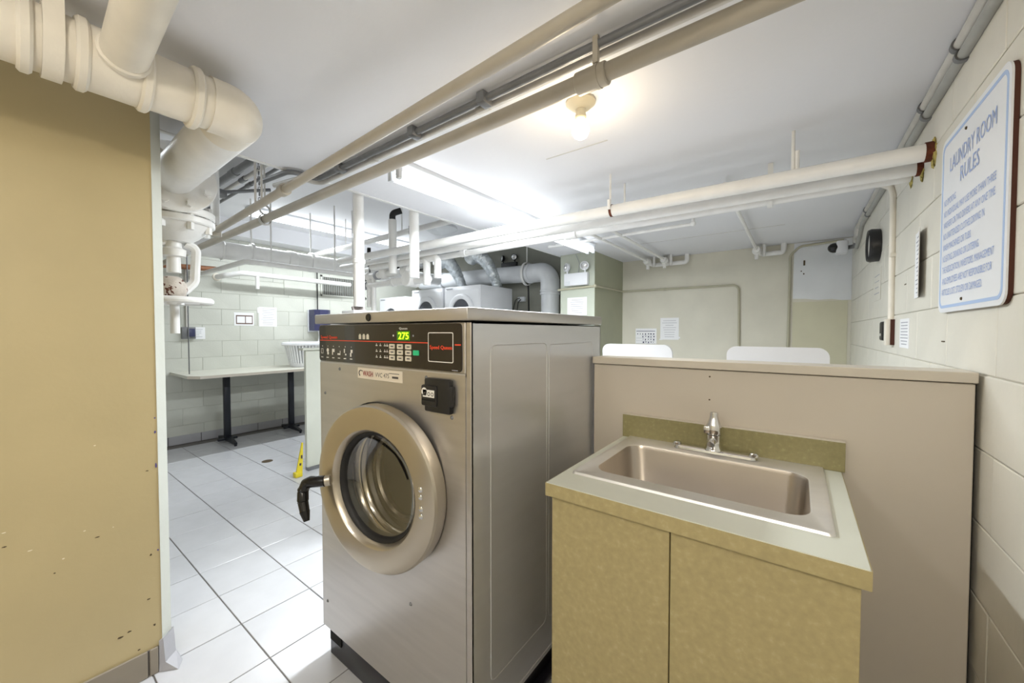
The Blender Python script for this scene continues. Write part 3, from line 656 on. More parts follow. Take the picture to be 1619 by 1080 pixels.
# left-room pipes
t = thing('header_pipe', (-4.6, 2.4, 2.145), 'large white header pipe hung on clevis hangers in the left room', 'pipe')
part(t, 'tube', B().sweep([(-4.6, -1.0, 2.14), (-4.6, 3.9, 2.15), (-4.6, 4.2, 2.15)], .087, n=28), 'pipe_white')
for y in (1.35, 2.0): part(t, 'coupling', B().cyl((-4.6, y - .035 * (y > 1.5) - .01, 2.145), (-4.6, y + .035 * (y > 1.5) + .01, 2.145), .097, 28, bev=.006), 'pipe_white')
for y in (1.61, 2.22):
    b = B(); b.lathe([(.092, -.014), (.098, -.014), (.098, .014), (.092, .014)], (-4.6, y, 2.148), (0, 1, 0), 28, loop=True, sx=1.15)
    rod(b, -4.6, y, 2.25, ZH, .009); part(t, 'hanger', b, 'pipe_white')
t = thing('return_pipe', (-4.1, 2.1, 2.0), 'slim white L-shaped pipe running in front of the large header pipe', 'pipe')
part(t, 'tube', B().sweep([(-5.83, 1.40, 1.99), (-4.12, 1.40, 1.99), (-4.12, 3.05, 1.985), (-3.95, 3.05, 1.97)], .024, .06), 'pipe_white')
hb = B(); rod(hb, -4.12, 1.61, 2.0, ZH, .008); part(t, 'hanger', hb, 'pipe_white')
hb = B(); rod(hb, -4.12, 2.25, 2.0, ZH, .008); part(t, 'hanger', hb, 'pipe_white')
hb = B(); rod(hb, -4.12, 2.46, 2.0, ZH, .007); part(t, 'hanger', hb, 'pipe_white')
t = thing('wall_pipe', (-5.6, 2.3, 2.05), 'white pipe with capped stub along the far block wall under the header', 'pipe')
part(t, 'tube', B().sweep([(XF, 1.66, 2.02), (-5.68, 1.70, 2.03), (-5.6, 1.85, 2.07), (-5.6, 3.3, 2.06)], .032, .06), 'pipe_white')
part(t, 'stub', B().cyl((-5.6, 2.02, 2.05), (-5.6, 2.02, 1.885), .022, bev=.003), 'pipe_white')
part(t, 'rust_collar', B().lathe([(.05, 0), (.045, .015), (.03, .02)], (XF + .004, 1.66, 2.02), (1, 0, 0), 12, cap=True), 'pipe_cream')
t = thing('wall_pipe', (-5.7, 1.4, 2.1), 'brownish copper pipe low behind the gate valve on the far wall', 'pipe')
part(t, 'tube', B().sweep([(-5.72, .6, 2.06), (-5.72, 1.62, 2.10)], .03), 'copper_brown')
t = thing('cross_pipe', (-4.4, 2.6, 2.37), 'white pipe crossing high in the left room above the manifold', 'pipe')
part(t, 'tube', B().sweep([(-5.83, 2.6, 2.37), (-2.6, 2.6, 2.39)], .03), 'pipe_white')
hb = B(); rod(hb, -4.5, 2.6, 2.37, ZH, .006); rod(hb, -3.4, 2.6, 2.37, ZH, .006); part(t, 'hanger', hb, 'pipe_white')
# conduits high on the left
for k, (y, r_, lab) in enumerate(((1.21, .028, 'thickest dark conduit under the high ceiling near the valve'), (1.31, .017, 'middle conduit of the three under the high ceiling near the valve'), (1.39, .014, 'thinnest of the three conduits under the high ceiling near the valve'))):
    t = thing('conduit', (-4, y, 2.66), lab, 'conduit')
    part(t, 'tube', B().sweep([(-2.27, y, 2.66), (-5.4, y, 2.66), (-5.4, y - .1, 2.5)], r_, .05), 'conduit_grey' if k != 1 else 'conduit_light')
    part(t, 'coupling', B().cyl((-3.75 - k * .1, y, 2.66), (-3.85 - k * .1, y, 2.66), r_ + .006, bev=.002), 'conduit_grey')
t = thing('pipe_brace', (-3.2, 1.05, 2.35), 'grey strut slanting between the ceiling rods by the tan pipes', 'brace')
part(t, 'strut', B().sweep([(-3.2, .93, 2.29), (-3.2, 1.25, 2.40)], .012), 'conduit_grey')
part(t, 'bracket', B().box(-3.23, .86, 2.26, -3.17, .97, 2.31, .006), 'conduit_grey')
# vertical stacks
t = thing('vertical_pipe', (-2.32, 1.43, 1.49), 'tall white vertical pipe at the ceiling step, leftmost of three', 'pipe')
part(t, 'tube', B().cyl((-2.32, 1.43, 1.50), (-2.32, 1.43, 2.7), .034, 24), 'pipe_white')
part(t, 'coupling', B().cyl((-2.32, 1.43, 1.78), (-2.32, 1.43, 1.81), .039, 24, bev=.003), 'pipe_white')
t = thing('vertical_pipe', (-2.32, 1.885, 1.7), 'white vertical pipe at the ceiling step, rightmost of three', 'pipe')
part(t, 'tube', B().cyl((-2.32, 1.885, 1.74), (-2.32, 1.885, 2.7), .036, 24), 'pipe_white')
t = thing('vertical_pipe', (-3.0, 2.19, 1.9), 'white vertical pipe topped by a black elbow, middle of three', 'pipe')
part(t, 'tube', B().cyl((-3.0, 2.19, 1.87), (-3.0, 2.19, 2.36), .036, 24), 'pipe_white')
part(t, 'elbow', B().sweep([(-3.0, 2.19, 2.355), (-3.0, 2.19, 2.42), (-2.95, 2.25, 2.45)], .028, .04), 'rubber_black', label='black elbow on top')
part(t, 'label_band', B().cyl((-3.0, 2.19, 2.05), (-3.0, 2.19, 2.085), .038, 24), 'button_green')
part(t, 'rod', B().cyl((-2.93, 2.35, 2.25), (-2.93, 2.35, ZH), .008, 8).box(-2.95, 2.33, 2.25, -2.91, 2.37, 2.33, .004), 'conduit_grey')

# three long pipes to the right wall
def rwall(name, y, z0, z1, xl, r_, label):
    t = thing(name, (-1.2, y, (z0 + z1) / 2), label, 'pipe')
    part(t, 'tube', B().sweep([(XR, y, z0), (xl, y, z1)], r_, n=20), 'pipe_white')
    fb = B(); fb.sphere((XR - .006, y - .01, z0 - .012), r_ * 1.3, (.14, .8, 1.2), 14, 9)
    bm = fb.bm
    for q in bm.verts: q.co += Vector((random.uniform(-.004, .004), random.uniform(-.01, .01), random.uniform(-.012, .012)))
    part(t, 'foam_seal', fb, 'foam_yellow', label='crumbling yellow foam at the wall hole')
    return t
t = rwall('long_pipe', 2.10, 2.008, 2.05, -3.75, .032, 'nearest of three long white pipes entering the right wall beside the sign')
part(t, 'rust_collar', B().cyl((XR - .030, 2.10, 2.008), (XR - .006, 2.10, 2.008), .036, 20), 'rust', label='rusted collar')
hb = B(); rod(hb, -.86, 2.08, 2.05, ZL, .006); hb.box(-.868, 2.055, 2.02, -.852, 2.07, 2.075, .003); part(t, 'hanger', hb, 'pipe_white')
part(t, 'hanger_strap', B().lathe([(.032, -.007), (.034, -.007), (.034, .007), (.032, .007)], (-.86, 2.10, 2.022), (1, 0, 0), 20, loop=True), 'rust')
hb = B(); rod(hb, -.03, 2.12, 2.05, ZL, .007); rod(hb, -.015, 2.12, 2.05, 2.13, .009); part(t, 'hanger', hb, 'pipe_white')
t = rwall('long_pipe', 2.26, 2.000, 2.035, -4.0, .026, 'middle of three long white pipes entering the right wall')
part(t, 'rust_collar', B().cyl((XR - .025, 2.26, 2.0), (XR - .006, 2.26, 2.0), .030, 20), 'rust', label='rusted collar')
hb = B(); rod(hb, -.845, 2.26, 2.05, ZL, .006); part(t, 'hanger', hb, 'pipe_white')
t = rwall('long_pipe', 2.45, 2.028, 2.01, -4.05, .025, 'farthest of three long white pipes, with threaded couplings')
for x, dx in ((-1.30, .045), (-2.35, .03)): part(t, 'coupling', B().cyl((x - dx, 2.45, 2.020), (x + dx, 2.45, 2.020), .032, 20, bev=.004), 'pipe_white')
part(t, 'hanger', ring_clamp((-.13, 2.45, 2.022), (1, 0, 0), .029).box(-.142, 2.446, 2.05, -.118, 2.454, ZL), 'pipe_white')
# small ceiling sprinkler lines
t = thing('ceiling_pipe', (-1.2, 3.28, 2.17), 'thin white pipe with end elbow on the ceiling, running parallel to the long pipes', 'pipe')
part(t, 'tube', B().sweep([(-2.0, 3.29, 2.175), (-.67, 3.26, 2.175), (-.67, 3.26, ZL)], .013, .015), 'pipe_white')
part(t, 'elbow', B().sphere((-.67, 3.26, 2.178), .021), 'pipe_white')
LB = ('thin white ceiling pipe to the back wall valves, leftmost of three', 'thin white ceiling pipe to the back wall valves, middle of three', 'thin white ceiling pipe to the back wall valve, rightmost of three')
for k, (x, y0) in enumerate(((-1.44, 2.5), (-1.25, 2.5), (-.35, 2.5))):
    t = thing('ceiling_pipe', (x, 3.6, 2.17), LB[k], 'pipe')
    part(t, 'tube', B().sweep([(x, y0, 2.175), (x, 4.60, 2.165)], .014), 'pipe_white')
    part(t, 'valve', B().cyl((x, 4.55, 2.155), (x, 4.68, 2.155), .032, 12).cyl((x, 4.62, 2.165), (x, 4.62, 2.07), .018, 10).sphere((x, 4.62, 2.155), .042), 'pipe_white')
    part(t, 'stub', B().sweep([(x, 4.65, 2.145), (x + .05, 4.72, 2.13), (x + .22, 4.72, 2.13), (x + .22, 4.72, ZL)], .024, .03).cyl((x + .06, 4.66, 2.10), (x + .06, 4.66, ZL), .016, 8), 'pipe_white')

# ------------------------------------------------------------------ light fixtures and bulb
def strip_light(name, x, y0, y1, zc, label, wide=.11):
    t = thing(name, (x, (y0 + y1) / 2, zc), label, 'ceiling light')
    b = B(); b.rings([[Vector((x + a, y, zc + c)) for a, c in ((-wide / 2, 0), (wide / 2, 0), (wide / 2, -.02), (.022, -.052), (-.022, -.052), (-wide / 2, -.02))] for y in (y0, y1)])
    part(t, 'housing', b, 'fixture_white', smooth=False)
    for sx in (-.033, .033):
        part(t, 'tube', B().cyl((x + sx, y0 + .03, zc - .075), (x + sx, y1 - .03, zc - .075), .019, 14), 'tube_glow')
        for ye in (y0 + .012, y1 - .012): part(t, 'lamp_holder', B().box(x + sx - .014, ye - .012, zc - .10, x + sx + .014, ye + .012, zc - .03, .004), 'fixture_white')
    return t
strip_light('fluorescent_light', -1.69, 1.24, 3.60, ZL, 'twin-tube fluorescent strip on the low ceiling near the pier')
strip_light('fluorescent_light', -4.9, 1.68, 4.1, ZH, 'twin-tube fluorescent strip on the high ceiling of the left room', .13)
strip_light('fluorescent_light', -3.4, -2.1, .3, ZH, 'unseen twin-tube fill strip behind the olive wall in the left room', .13)  # unseen strip that goes with the left-room fill
t = thing('light_bulb', (-.684, 1.36, ZL), 'bare glowing round bulb in a cream ceiling socket', 'ceiling light')
part(t, 'base_plate', B().lathe([(.0, 0), (.056, 0), (.056, -.008), (.050, -.012), (.036, -.026), (.022, -.032), (.0, -.032)], (-.684, 1.36, ZL), (0, 0, 1), 32), 'socket_cream')
part(t, 'socket', B().lathe([(.020, -.030), (.019, -.05), (.021, -.052), (.021, -.062), (.017, -.066)], (-.684, 1.36, ZL), (0, 0, 1), 24, cap=True), 'socket_cream')
part(t, 'globe', B().lathe([(.0145, -.060), (.018, -.074), (.029, -.088), (.034, -.104), (.033, -.118), (.026, -.132), (.014, -.141), (.0001, -.144)], (-.684, 1.36, ZL), (0, 0, 1), 24), 'bulb_glow')
strip_light('fluorescent_light', -.95, -2.0, -.35, ZL, 'added twin-tube fill strip, unseen behind the camera')  # strip added to carry the fill light behind the camera

# ------------------------------------------------------------------ stacked dryers, ducts
def dryer(x, y, z_top, label, wd=.675, dp=.70):
    t = thing('stacked_dryer', (x, y + dp / 2, 0), label, 'dryer', 'stacked dryers against the back wall')
    x0, x1 = x - wd / 2, x + wd / 2; zm = z_top / 2
    part(t, 'cabinet', B().box(x0, y, .02, x1, y + dp, z_top, .01), 'appliance_white')
    for z0, z1 in ((.10, zm - .02), (zm + .02, z_top - .05)):
        dz = part(t, 'panel', B().box(x0 + .02, y - .006, z0, x1 - .02, y + .002, z1, .006, 1), 'appliance_white')
        cz = z1 - .29
        part(t, 'door_ring', B().lathe([(.235, 0), (.232, -.025), (.21, -.035), (.165, -.028), (.16, -.01)], (x, y - .004, cz), (0, 1, 0), 36), 'appliance_white')
        part(t, 'door_glass', B().lathe([(.0, -.016), (.162, -.012)], (x, y - .004, cz), (0, 1, 0), 32), 'door_glass_dark')
    part(t, 'nameplate', B().box(x0 + .04, y - .008, z_top - .035, x0 + .16, y, z_top - .025), 'appliance_grey', smooth=False)
    return t
dryer(-3.685, 3.80, 1.958, 'white stacked dryer nearest the grey duct elbow, rightmost of three')
dryer(-4.40, 3.80, 1.958, 'white stacked dryer in the middle of the row of three')
dryer(-5.23, 3.80, 1.884, 'shorter white stacked dryer at the left end of the row of three')
t = thing('exhaust_duct', (-3.5, 4.6, 2.2), 'fat grey exhaust duct behind the dryers bending down at the pier', 'duct')
part(t, 'tube', B().sweep([(-5.45, 4.60, 2.22), (-3.06, 4.60, 2.17)], .125, n=28), 'duct_grey')
part(t, 'elbow', B().sweep([(-3.12, 4.60, 2.17), (-2.77, 4.60, 2.17), (-2.77, 4.60, 1.85)], .133, .22, 28, 12), 'duct_grey')
part(t, 'drop', B().cyl((-2.77, 4.6, 0), (-2.77, 4.6, 1.92), .125, 28), 'duct_grey')
for z in (1.90, 1.86, 1.56): part(t, 'collar', B().cyl((-2.77, 4.6, z - .012), (-2.77, 4.6, z + .012), .142, 28, bev=.004), 'duct_grey')
part(t, 'collar', B().cyl((-3.13, 4.6, 2.17), (-3.08, 4.6, 2.17), .142, 28, bev=.006), 'duct_grey')
part(t, 'collar', B().cyl((-4.9, 4.6, 2.20), (-4.84, 4.6, 2.20), .145, 28, bev=.008), 'duct_grey')
b = B(); b.lathe([(.138, -.018), (.146, -.018), (.146, .018), (.138, .018)], (-3.16, 4.6, 2.17), (1, 0, 0), 28, loop=True, sx=1.15); rod(b, -3.16, 4.6, 2.32, ZH, .008)
part(t, 'hanger', b, 'pipe_white')
for k, (x, lab) in enumerate(((-4.12, 'crinkled foil flex duct rising behind the middle dryer'), (-3.45, 'crinkled foil flex duct rising behind the right dryer'))):
    b = B(); N = 46
    pts = []
    for i in range(N):
        s_ = i / (N - 1); pts.append((x - .42 * s_ ** 1.6 + .0, 4.3 - .15 * math.sin(s_ * 2), 1.93 + .50 * math.sin(s_ * PI * .62)))
    b.sweep(pts, .06, .01, 18, 1, rf=lambda i, n: (.062 + .035 * min(1, i / n * 1.6)) * (1 + (.06 if i % 2 else -.05)))
    for q in b.bm.verts: q.co += Vector((random.uniform(-.006, .006), random.uniform(-.006, .006), random.uniform(-.006, .006)))
    t = thing('flex_duct', (x, 4.3, 1.93), lab, 'duct'); part(t, 'hose', b, 'foil', smooth=60)
    part(t, 'clamp', B().cyl((x, 4.3, 1.965), (x, 4.3, 1.985), .068, 20), 'conduit_grey')
# insulated duct seen against the left part
t = thing('manifold', (-3.2, 2.6, 1.95), 'cluster of white valves, tees and short pipes between the vertical pipes', 'pipework')
MW = 'pipe_white'
part(t, 'pipe', B().sweep([(-3.75, 2.4, 1.925), (-3.25, 2.4, 1.925)], .036), MW)
part(t, 'pipe', B().sweep([(-3.25, 2.4, 1.835), (-2.75, 2.4, 1.825)], .040), MW)
part(t, 'pipe', B().sweep([(-3.74, 2.4, 1.83), (-3.25, 2.4, 1.83)], .030), MW)
part(t, 'pipe', B().sweep([(-3.5, 2.3, 1.99), (-3.0, 2.3, 1.985), (-2.66, 2.3, 1.98), (-2.66, 2.3, 1.75)], .032, .05), MW)
part(t, 'pipe', B().sweep([(-2.85, 2.3, 1.99), (-2.52, 2.3, 1.985), (-2.52, 2.3, 1.80)], .032, .05), MW)
part(t, 'regulator', B().lathe([(.03, 1.88), (.05, 1.90), (.065, 1.95), (.05, 2.0), (.028, 2.02), (.026, 2.07), (.012, 2.09)], (-3.42, 2.4, 0), (0, 0, 1), 18, cap=True), MW)
part(t, 'regulator', B().cyl((-3.0, 2.33, 1.84), (-3.0, 2.47, 1.84), .075, 20, bev=.01).sphere((-3.0, 2.4, 1.84), .07), MW)
part(t, 'valve', B().cyl((-3.12, 2.4, 1.93), (-3.02, 2.4, 1.93), .05, 16).sphere((-3.08, 2.4, 1.96), .045), MW)
for x, z in ((-3.74, 1.83), (-3.27, 1.835), (-3.55, 1.925), (-3.1, 1.835)): part(t, 'coupling', B().cyl((x - .02, 2.4, z), (x + .02, 2.4, z), .046, 16, bev=.004), 'appliance_grey' if x < -3.5 else MW)
part(t, 'tee', B().sphere((-3.70, 2.4, 1.925), .048).cyl((-3.70, 2.4, 1.93), (-3.70, 2.4, 1.60), .026), MW)
part(t, 'drop', B().cyl((-3.62, 2.4, 1.90), (-3.62, 2.4, 1.55), .026), MW)
part(t, 'handle', B().box(-2.86, 2.34, 1.90, -2.78, 2.36, 1.915, .003).box(-3.22, 2.36, 1.96, -3.18, 2.40, 2.02, .004), 'rubber_black', label='black lever handles')
g = thing('pressure_gauge', (-3.69, 2.4, 2.1), 'small round pressure gauge standing on the manifold', 'gauge')
part(g, 'dial', B().cyl((-3.70, 2.38, 2.17), (-3.68, 2.41, 2.17), .062, 24, bev=.004), 'rubber_black')
part(g, 'face', B().cyl((-3.702, 2.376, 2.17), (-3.699, 2.381, 2.17), .052, 24), 'paper')
part(g, 'stem', B().cyl((-3.69, 2.4, 2.11), (-3.69, 2.4, 1.93), .010, 10).cyl((-3.69, 2.4, 2.07), (-3.69, 2.4, 2.03), .02, 8), 'conduit_grey')
t = thing('ceiling_pendant', (-3.0, 2.79, 2.4), 'round white disc fitting hanging from the high ceiling right of the vertical pipes', 'ceiling fitting')
part(t, 'disc', B().lathe([(.0, 2.44), (.16, 2.43), (.17, 2.40), (.10, 2.36), (.0, 2.34)], (-3.0, 2.79, 0), (0, 0, 1), 28), 'fixture_white')
part(t, 'rod', B().cyl((-3.0, 2.79, 2.42), (-3.0, 2.79, ZH), .018), 'pipe_white')

# ------------------------------------------------------------------ emergency lights
def em_light(x, y, z, mbox, mhead, label, w_=.29, h_=.14):
    t = thing('emergency_light', (x, y, z), label, 'emergency light')
    bx = part(t, 'housing', B().box(x - w_ / 2, y - .06, z - h_ / 2, x + w_ / 2, y, z + h_ / 2, .008), mbox)
    part(t, 'label_plate', B().box(x - w_ / 2 + .02, y - .0615, z - h_ / 2 + .01, x - w_ / 2 + .08, y - .06, z - h_ / 2 + .05), 'fixture_white', smooth=False)
    for sx, d in ((-.11, Vector((-.55, -.8, .1))), (.11, Vector((.25, -.95, -.1)))):
        c = Vector((x + sx, y - .05, z + h_ / 2 + .07)); d = d.normalized()
        part(t, 'lamp_head', B().lathe([(.02, -.03), (.045, -.015), (.050, .015), (.047, .02), (.0, .022)], c, d, 22).cyl((x + sx, y - .04, z + h_ / 2 - .005), (x + sx, y - .04, z + h_ / 2 + .05), .010, 8), mhead)
        part(t, 'lens', B().lathe([(.04, .0205), (.03, .026), (.0, .028)], c, d, 20), 'lens_clear')
    return t
em_light(-2.015, 3.95, 1.925, 'appliance_white', 'appliance_white', 'white twin-head emergency light on the pier above the notice')
em_light(-3.59, 4.78, 2.33, 'black_plastic', 'black_plastic', 'black twin-head emergency light on the dark wall above the duct')
part(bpy.data.objects['emergency_light'], 'cable', B().sweep([(-2.0, 3.93, 1.99), (-1.98, 3.925, 2.1), (-2.03, 3.93, 2.21)], .003, .05, 8), 'appliance_grey')
# pier and wall conduits
t = thing('wall_conduit', (-1.2, 4.77, 1.83), 'painted conduit wrapping the pier and crossing the back wall before turning down', 'conduit')
part(t, 'tube', B().sweep([(-2.26, 3.935, 1.822), (-1.795, 3.935, 1.838), (-1.795, 4.77, 1.845), (-.52, 4.775, 1.838), (-.51, 4.775, 1.0)], .011, .06), 'conduit_painted')
part(t, 'elbow', B().sphere((-1.797, 3.937, 1.838), .020), 'conduit_painted')
part(t, 'strap', B().cyl((-1.3, 4.775, 1.842), (-1.27, 4.775, 1.842), .015), 'conduit_painted')
t = thing('wall_conduit', (-.07, 4.77, 1.6), 'cable conduit from the security camera bending down beside the white wall patch', 'conduit')
part(t, 'tube', B().sweep([(.33, 4.775, 2.195), (.0, 4.775, 2.18), (-.075, 4.775, 2.10), (-.085, 4.775, 1.0)], .011, .08), 'conduit_painted')
# right wall conduits
XC = XR - .03
for k, (y0, r_, z_, x_, m_, lab) in enumerate(((-2.1, .017, 2.198, .378, 'conduit_light', 'light conduit in the corner of ceiling and right wall'), (-2.1, .015, 2.165, .384, 'conduit_mid', 'darker conduit just below the corner conduit on the right wall'))):
    t = thing('conduit', (x_, 1.5, z_), lab, 'conduit')
    part(t, 'tube', B().sweep([(x_, y0, z_), (x_, 4.0, z_ - .0), (x_, 4.15, z_ - .04 - .03 * k), (x_, 4.35, z_ - .10 - .02 * k)], r_, .06), m_)
    for y in (1.75, 2.15, 3.7): part(t, 'strap', B().lathe([(r_ + .001, -.01), (r_ + .005, -.01), (r_ + .005, .01), (r_ + .001, .01)], (x_, y, z_), (0, 1, 0), 16, loop=True), 'conduit_grey')
t = thing('wall_conduit', (.385, 2.78, 1.7), 'cream conduit running down the right wall to the intercom box', 'conduit')
part(t, 'tube', B().sweep([(.37, 3.0, 2.16), (.385, 2.86, 2.10), (.385, 2.79, 2.04), (.385, 2.77, 1.40)], .014, .05), 'pipe_cream')
part(t, 'strap', B().box(.372, 2.755, 1.72, .398, 2.80, 1.74, .003), 'pipe_cream')
t = thing('wall_box', (.38, 2.76, 1.33), 'narrow cream junction box with dark brown side on the right wall', 'junction box')
part(t, 'box', B().box(.362, 2.74, 1.265, .395, 2.80, 1.40, .002), 'pipe_cream')
part(t, 'dark_side', B().box(.378, 2.733, 1.267, .396, 2.7395, 1.398), 'dark_brown')  # thin dark brown plate over the near face of the box
t = thing('intercom_handset', (.38, 2.97, 1.33), 'small black handset on the right wall left of the cream box', 'handset')
part(t, 'body', B().box(.372, 2.945, 1.285, .397, 3.025, 1.392, .010), 'black_plastic'); part(t, 'button', B().box(.369, 2.965, 1.31, .374, 3.0, 1.325, .002), 'conduit_light')
t = thing('security_camera', (.3, 4.42, 2.1), 'small white camera with black dome on a conduit arm in the far right corner', 'camera')
part(t, 'arm', B().sweep([(.384, 4.30, 2.12), (.384, 4.42, 2.07), (.33, 4.46, 2.07)], .018, .05), 'conduit_grey')
part(t, 'body', B().box(.255, 4.40, 2.02, .335, 4.52, 2.13, .012), 'appliance_white')
part(t, 'dome', B().sphere((.245, 4.44, 2.075), .048, (1, .9, .9)), 'black_glossy')
part(t, 'junction', B().box(.36, 4.12, 2.1, .398, 4.3, 2.2, .006), 'conduit_light')
t = thing('wall_clock', (.37, 3.27, 1.87), 'round black-rimmed clock standing out from the right wall', 'clock')
part(t, 'rim', B().lathe([(.085, .0), (.098, -.0), (.102, -.04), (.095, -.055), (.085, -.05), (.082, -.042)], (XR - .006, 3.27, 1.87), (1, 0, 0), 36, loop=True), 'black_plastic')
part(t, 'face', B().lathe([(.0, -.043), (.084, -.043)], (XR - .006, 3.27, 1.87), (1, 0, 0), 32), 'conduit_light')

# ------------------------------------------------------------------ papers and signs
def lines_y(b, y0, y1, zs, x, h=.003, sgn=-1):
    for z, f in zs: b.box(x, y0, z - h / 2, x + sgn * .0004, y0 + (y1 - y0) * f, z + h / 2)
# rules sign
XS = XR - .018
t = thing('rules_sign', (XS, 1.66, 1.68), 'large white metal laundry rules sign with blue border and lettering on the right wall', 'sign')
SY0, SY1, SZ0, SZ1 = 1.395, 1.925, 1.398, 1.965
part(t, 'plate', rplate_x(B(), (SY0 + SY1) / 2, (SZ0 + SZ1) / 2, SY1 - SY0, SZ1 - SZ0, .035, XS, XS + .004), 'sign_white')
part(t, 'backing_gap_shadow', rplate_x(B(), (SY0 + SY1) / 2 - .003, (SZ0 + SZ1) / 2, SY1 - SY0 - .004, SZ1 - SZ0 - .004, .035, XS + .0042, XR - .0056), 'dark_brown')  # brown backing whose dark colour also holds the shadow behind the plate
bo = rrect((SY0 + SY1) / 2, (SZ0 + SZ1) / 2, SY1 - SY0 - .028, SZ1 - SZ0 - .028, .028, 0, 5); bi = rrect((SY0 + SY1) / 2, (SZ0 + SZ1) / 2, SY1 - SY0 - .046, SZ1 - SZ0 - .046, .022, 0, 5)
b = B(); b.rings([[Vector((XS, q.x, q.y)) for q in bo], [Vector((XS - .0008, q.x, q.y)) for q in bo], [Vector((XS - .0008, q.x, q.y)) for q in bi], [Vector((XS, q.x, q.y)) for q in bi]], loop=True)
part(t, 'border', b, 'sign_blue', smooth=False)
def sg(y, z): return plane_mtx((XS - .0009, y, z), (0, -1, 0), (0, 0, 1))
part(t, 'heading', text_bm('LAUNDRY ROOM', .064, sg(1.835, 1.845), width=.36), 'sign_text', smooth=False)
part(t, 'heading', text_bm('RULES', .064, sg(1.735, 1.785), width=.15), 'sign_text', smooth=False)
rules = [('NO SMOKING.', 1.0), ('NO INDIVIDUAL MAY USE MORE THAN THREE', 1), ('WASHERS OR TWO DRYERS AT ANY ONE TIME.', 1), ('NO UNATTENDED CLOTHES DRYING IN', 1), ('WASH MACHINES OR TUBS.', 1), ('NO EATING, DRINKING OR LOITERING.', 1),
         ('THE ASSOCIATION, INVESTORS, MANAGEMENT', 1), ('AND EMPLOYEES ARE NOT RESPONSIBLE FOR', 1), ('ARTICLES LOST, STOLEN OR DAMAGED.', 1)]
wd_ = [.12, .42, .42, .35, .26, .32, .42, .41, .35]; zz = 1.745
for (tx, _), ww in zip(rules, wd_):
    part(t, 'lettering', text_bm(tx, .030, sg(1.885, zz), width=ww), 'sign_text', smooth=False); zz -= .0365
for y, z in ((1.69, 1.925), (1.69, 1.432)): part(t, 'screw', B().lathe([(.005, 0), (.004, -.003), (.0, -.004)], (XS, y, z), (1, 0, 0), 10), 'chip_dark')
def notice_x(x, y0, y1, z0, z1, label, nl=9, sgn=-1, mline='print_grey', tilt=0.0, thick=.002, name='notice', cat='notice', mp='paper', curl=0.0):
    t = thing(name, (x, (y0 + y1) / 2, z0), label, cat)
    b = B(); n = 6
    rr_ = []
    for i in range(n + 1):
        f_ = i / n; y = y0 + (y1 - y0) * f_; off = sgn * (curl * (1 - f_) ** 2)
        rr_.append([Vector((x + off, y, z0 + tilt * f_)), Vector((x + off, y, z1 + tilt * f_)), Vector((x + off + sgn * thick, y, z1 + tilt * f_)), Vector((x + off + sgn * thick, y, z0 + tilt * f_))])
    b.rings(rr_); part(t, 'sheet', b, mp)
    b = B(); rnd = random.Random(int(abs(y0 * 1000)))
    for k in range(nl):
        z = z1 - (z1 - z0) * (k + 1.2) / (nl + 1.4); a = rnd.uniform(.55, .95)
        ym = (y0 + y1) / 2; hw_ = (y1 - y0) * .42 * a
        rr_ = []
        for i in range(7):
            yy = ym - hw_ + 2 * hw_ * i / 6; ff = (yy - y0) / (y1 - y0); xx = x + sgn * (curl * (1 - ff) ** 2 + thick)
            rr_.append([Vector((xx - sgn * .0005, yy, z - .002)), Vector((xx - sgn * .0005, yy, z + .002)), Vector((xx + sgn * .0006, yy, z + .002)), Vector((xx + sgn * .0006, yy, z - .002))])
        b.rings(rr_)
    part(t, 'printed_lines', b, mline, smooth=False, kind='stuff')
    return t
notice_x(XR - .006, 2.16, 2.33, 1.475, 1.745, 'white notice curling off the right wall left of the rules sign', curl=.02, nl=14)
notice_x(XR - .006, 2.41, 2.60, 1.26, 1.395, 'small white notice beside the cream box low on the right wall', nl=8)
notice_x(XR - .006, 3.18, 3.45, 1.53, 1.73, 'faded sheet on the right wall below the clock', nl=4, mp='wall_cream')
XFN = XF + .0065
notice_x(XFN, 1.31, 1.53, 1.245, 1.39, 'wide white notice lowest on the far wall, above the table end', nl=5, sgn=1)
t = notice_x(XFN, 1.835, 2.06, 1.415, 1.575, 'small framed notice in the middle of three on the far wall', nl=0, sgn=1)
part(t, 'frame', B().box(XFN + .002, 1.855, 1.435, XFN + .004, 2.045, 1.55), 'paper_brown', smooth=False)
part(t, 'card', B().box(XFN + .004, 1.865, 1.45, XFN + .005, 1.955, 1.535).box(XFN + .004, 1.965, 1.45, XFN + .005, 2.035, 1.535), 'paper', smooth=False)
part(t, 'tape', B().box(XFN + .002, 1.83, 1.572, XFN + .003, 2.06, 1.585), 'paper', smooth=False)
t = notice_x(XFN, 2.12, 2.34, 1.405, 1.67, 'tall white notice highest of three on the far wall', nl=10, sgn=1)
part(t, 'tape', B().box(XFN + .002, 2.10, 1.59, XFN + .004, 2.16, 1.66), 'paper', smooth=False)
def notice_y(x0, x1, y, z0, z1, label, nl=9, mline='print_grey'):
    t = thing('notice', ((x0 + x1) / 2, y, z0), label, 'notice')
    part(t, 'sheet', B().box(x0, y - .002, z0, x1, y, z1), 'paper', smooth=False)
    b = B(); rnd = random.Random(int(abs(x0 * 1000)))
    for k in range(nl):
        z = z1 - (z1 - z0) * (k + 1.2) / (nl + 1.4); a = rnd.uniform(.5, .95); xm = (x0 + x1) / 2; hw_ = (x1 - x0) * .42 * a
        b.box(xm - hw_, y - .0024, z - .002, xm + hw_, y - .002, z + .002)
    part(t, 'printed_lines', b, mline, smooth=False, kind='stuff'); return t
t = notice_y(-1.335, -1.125, YB - .001, 1.24, 1.50, 'plain white notice on the back wall, upper right of two', nl=8)
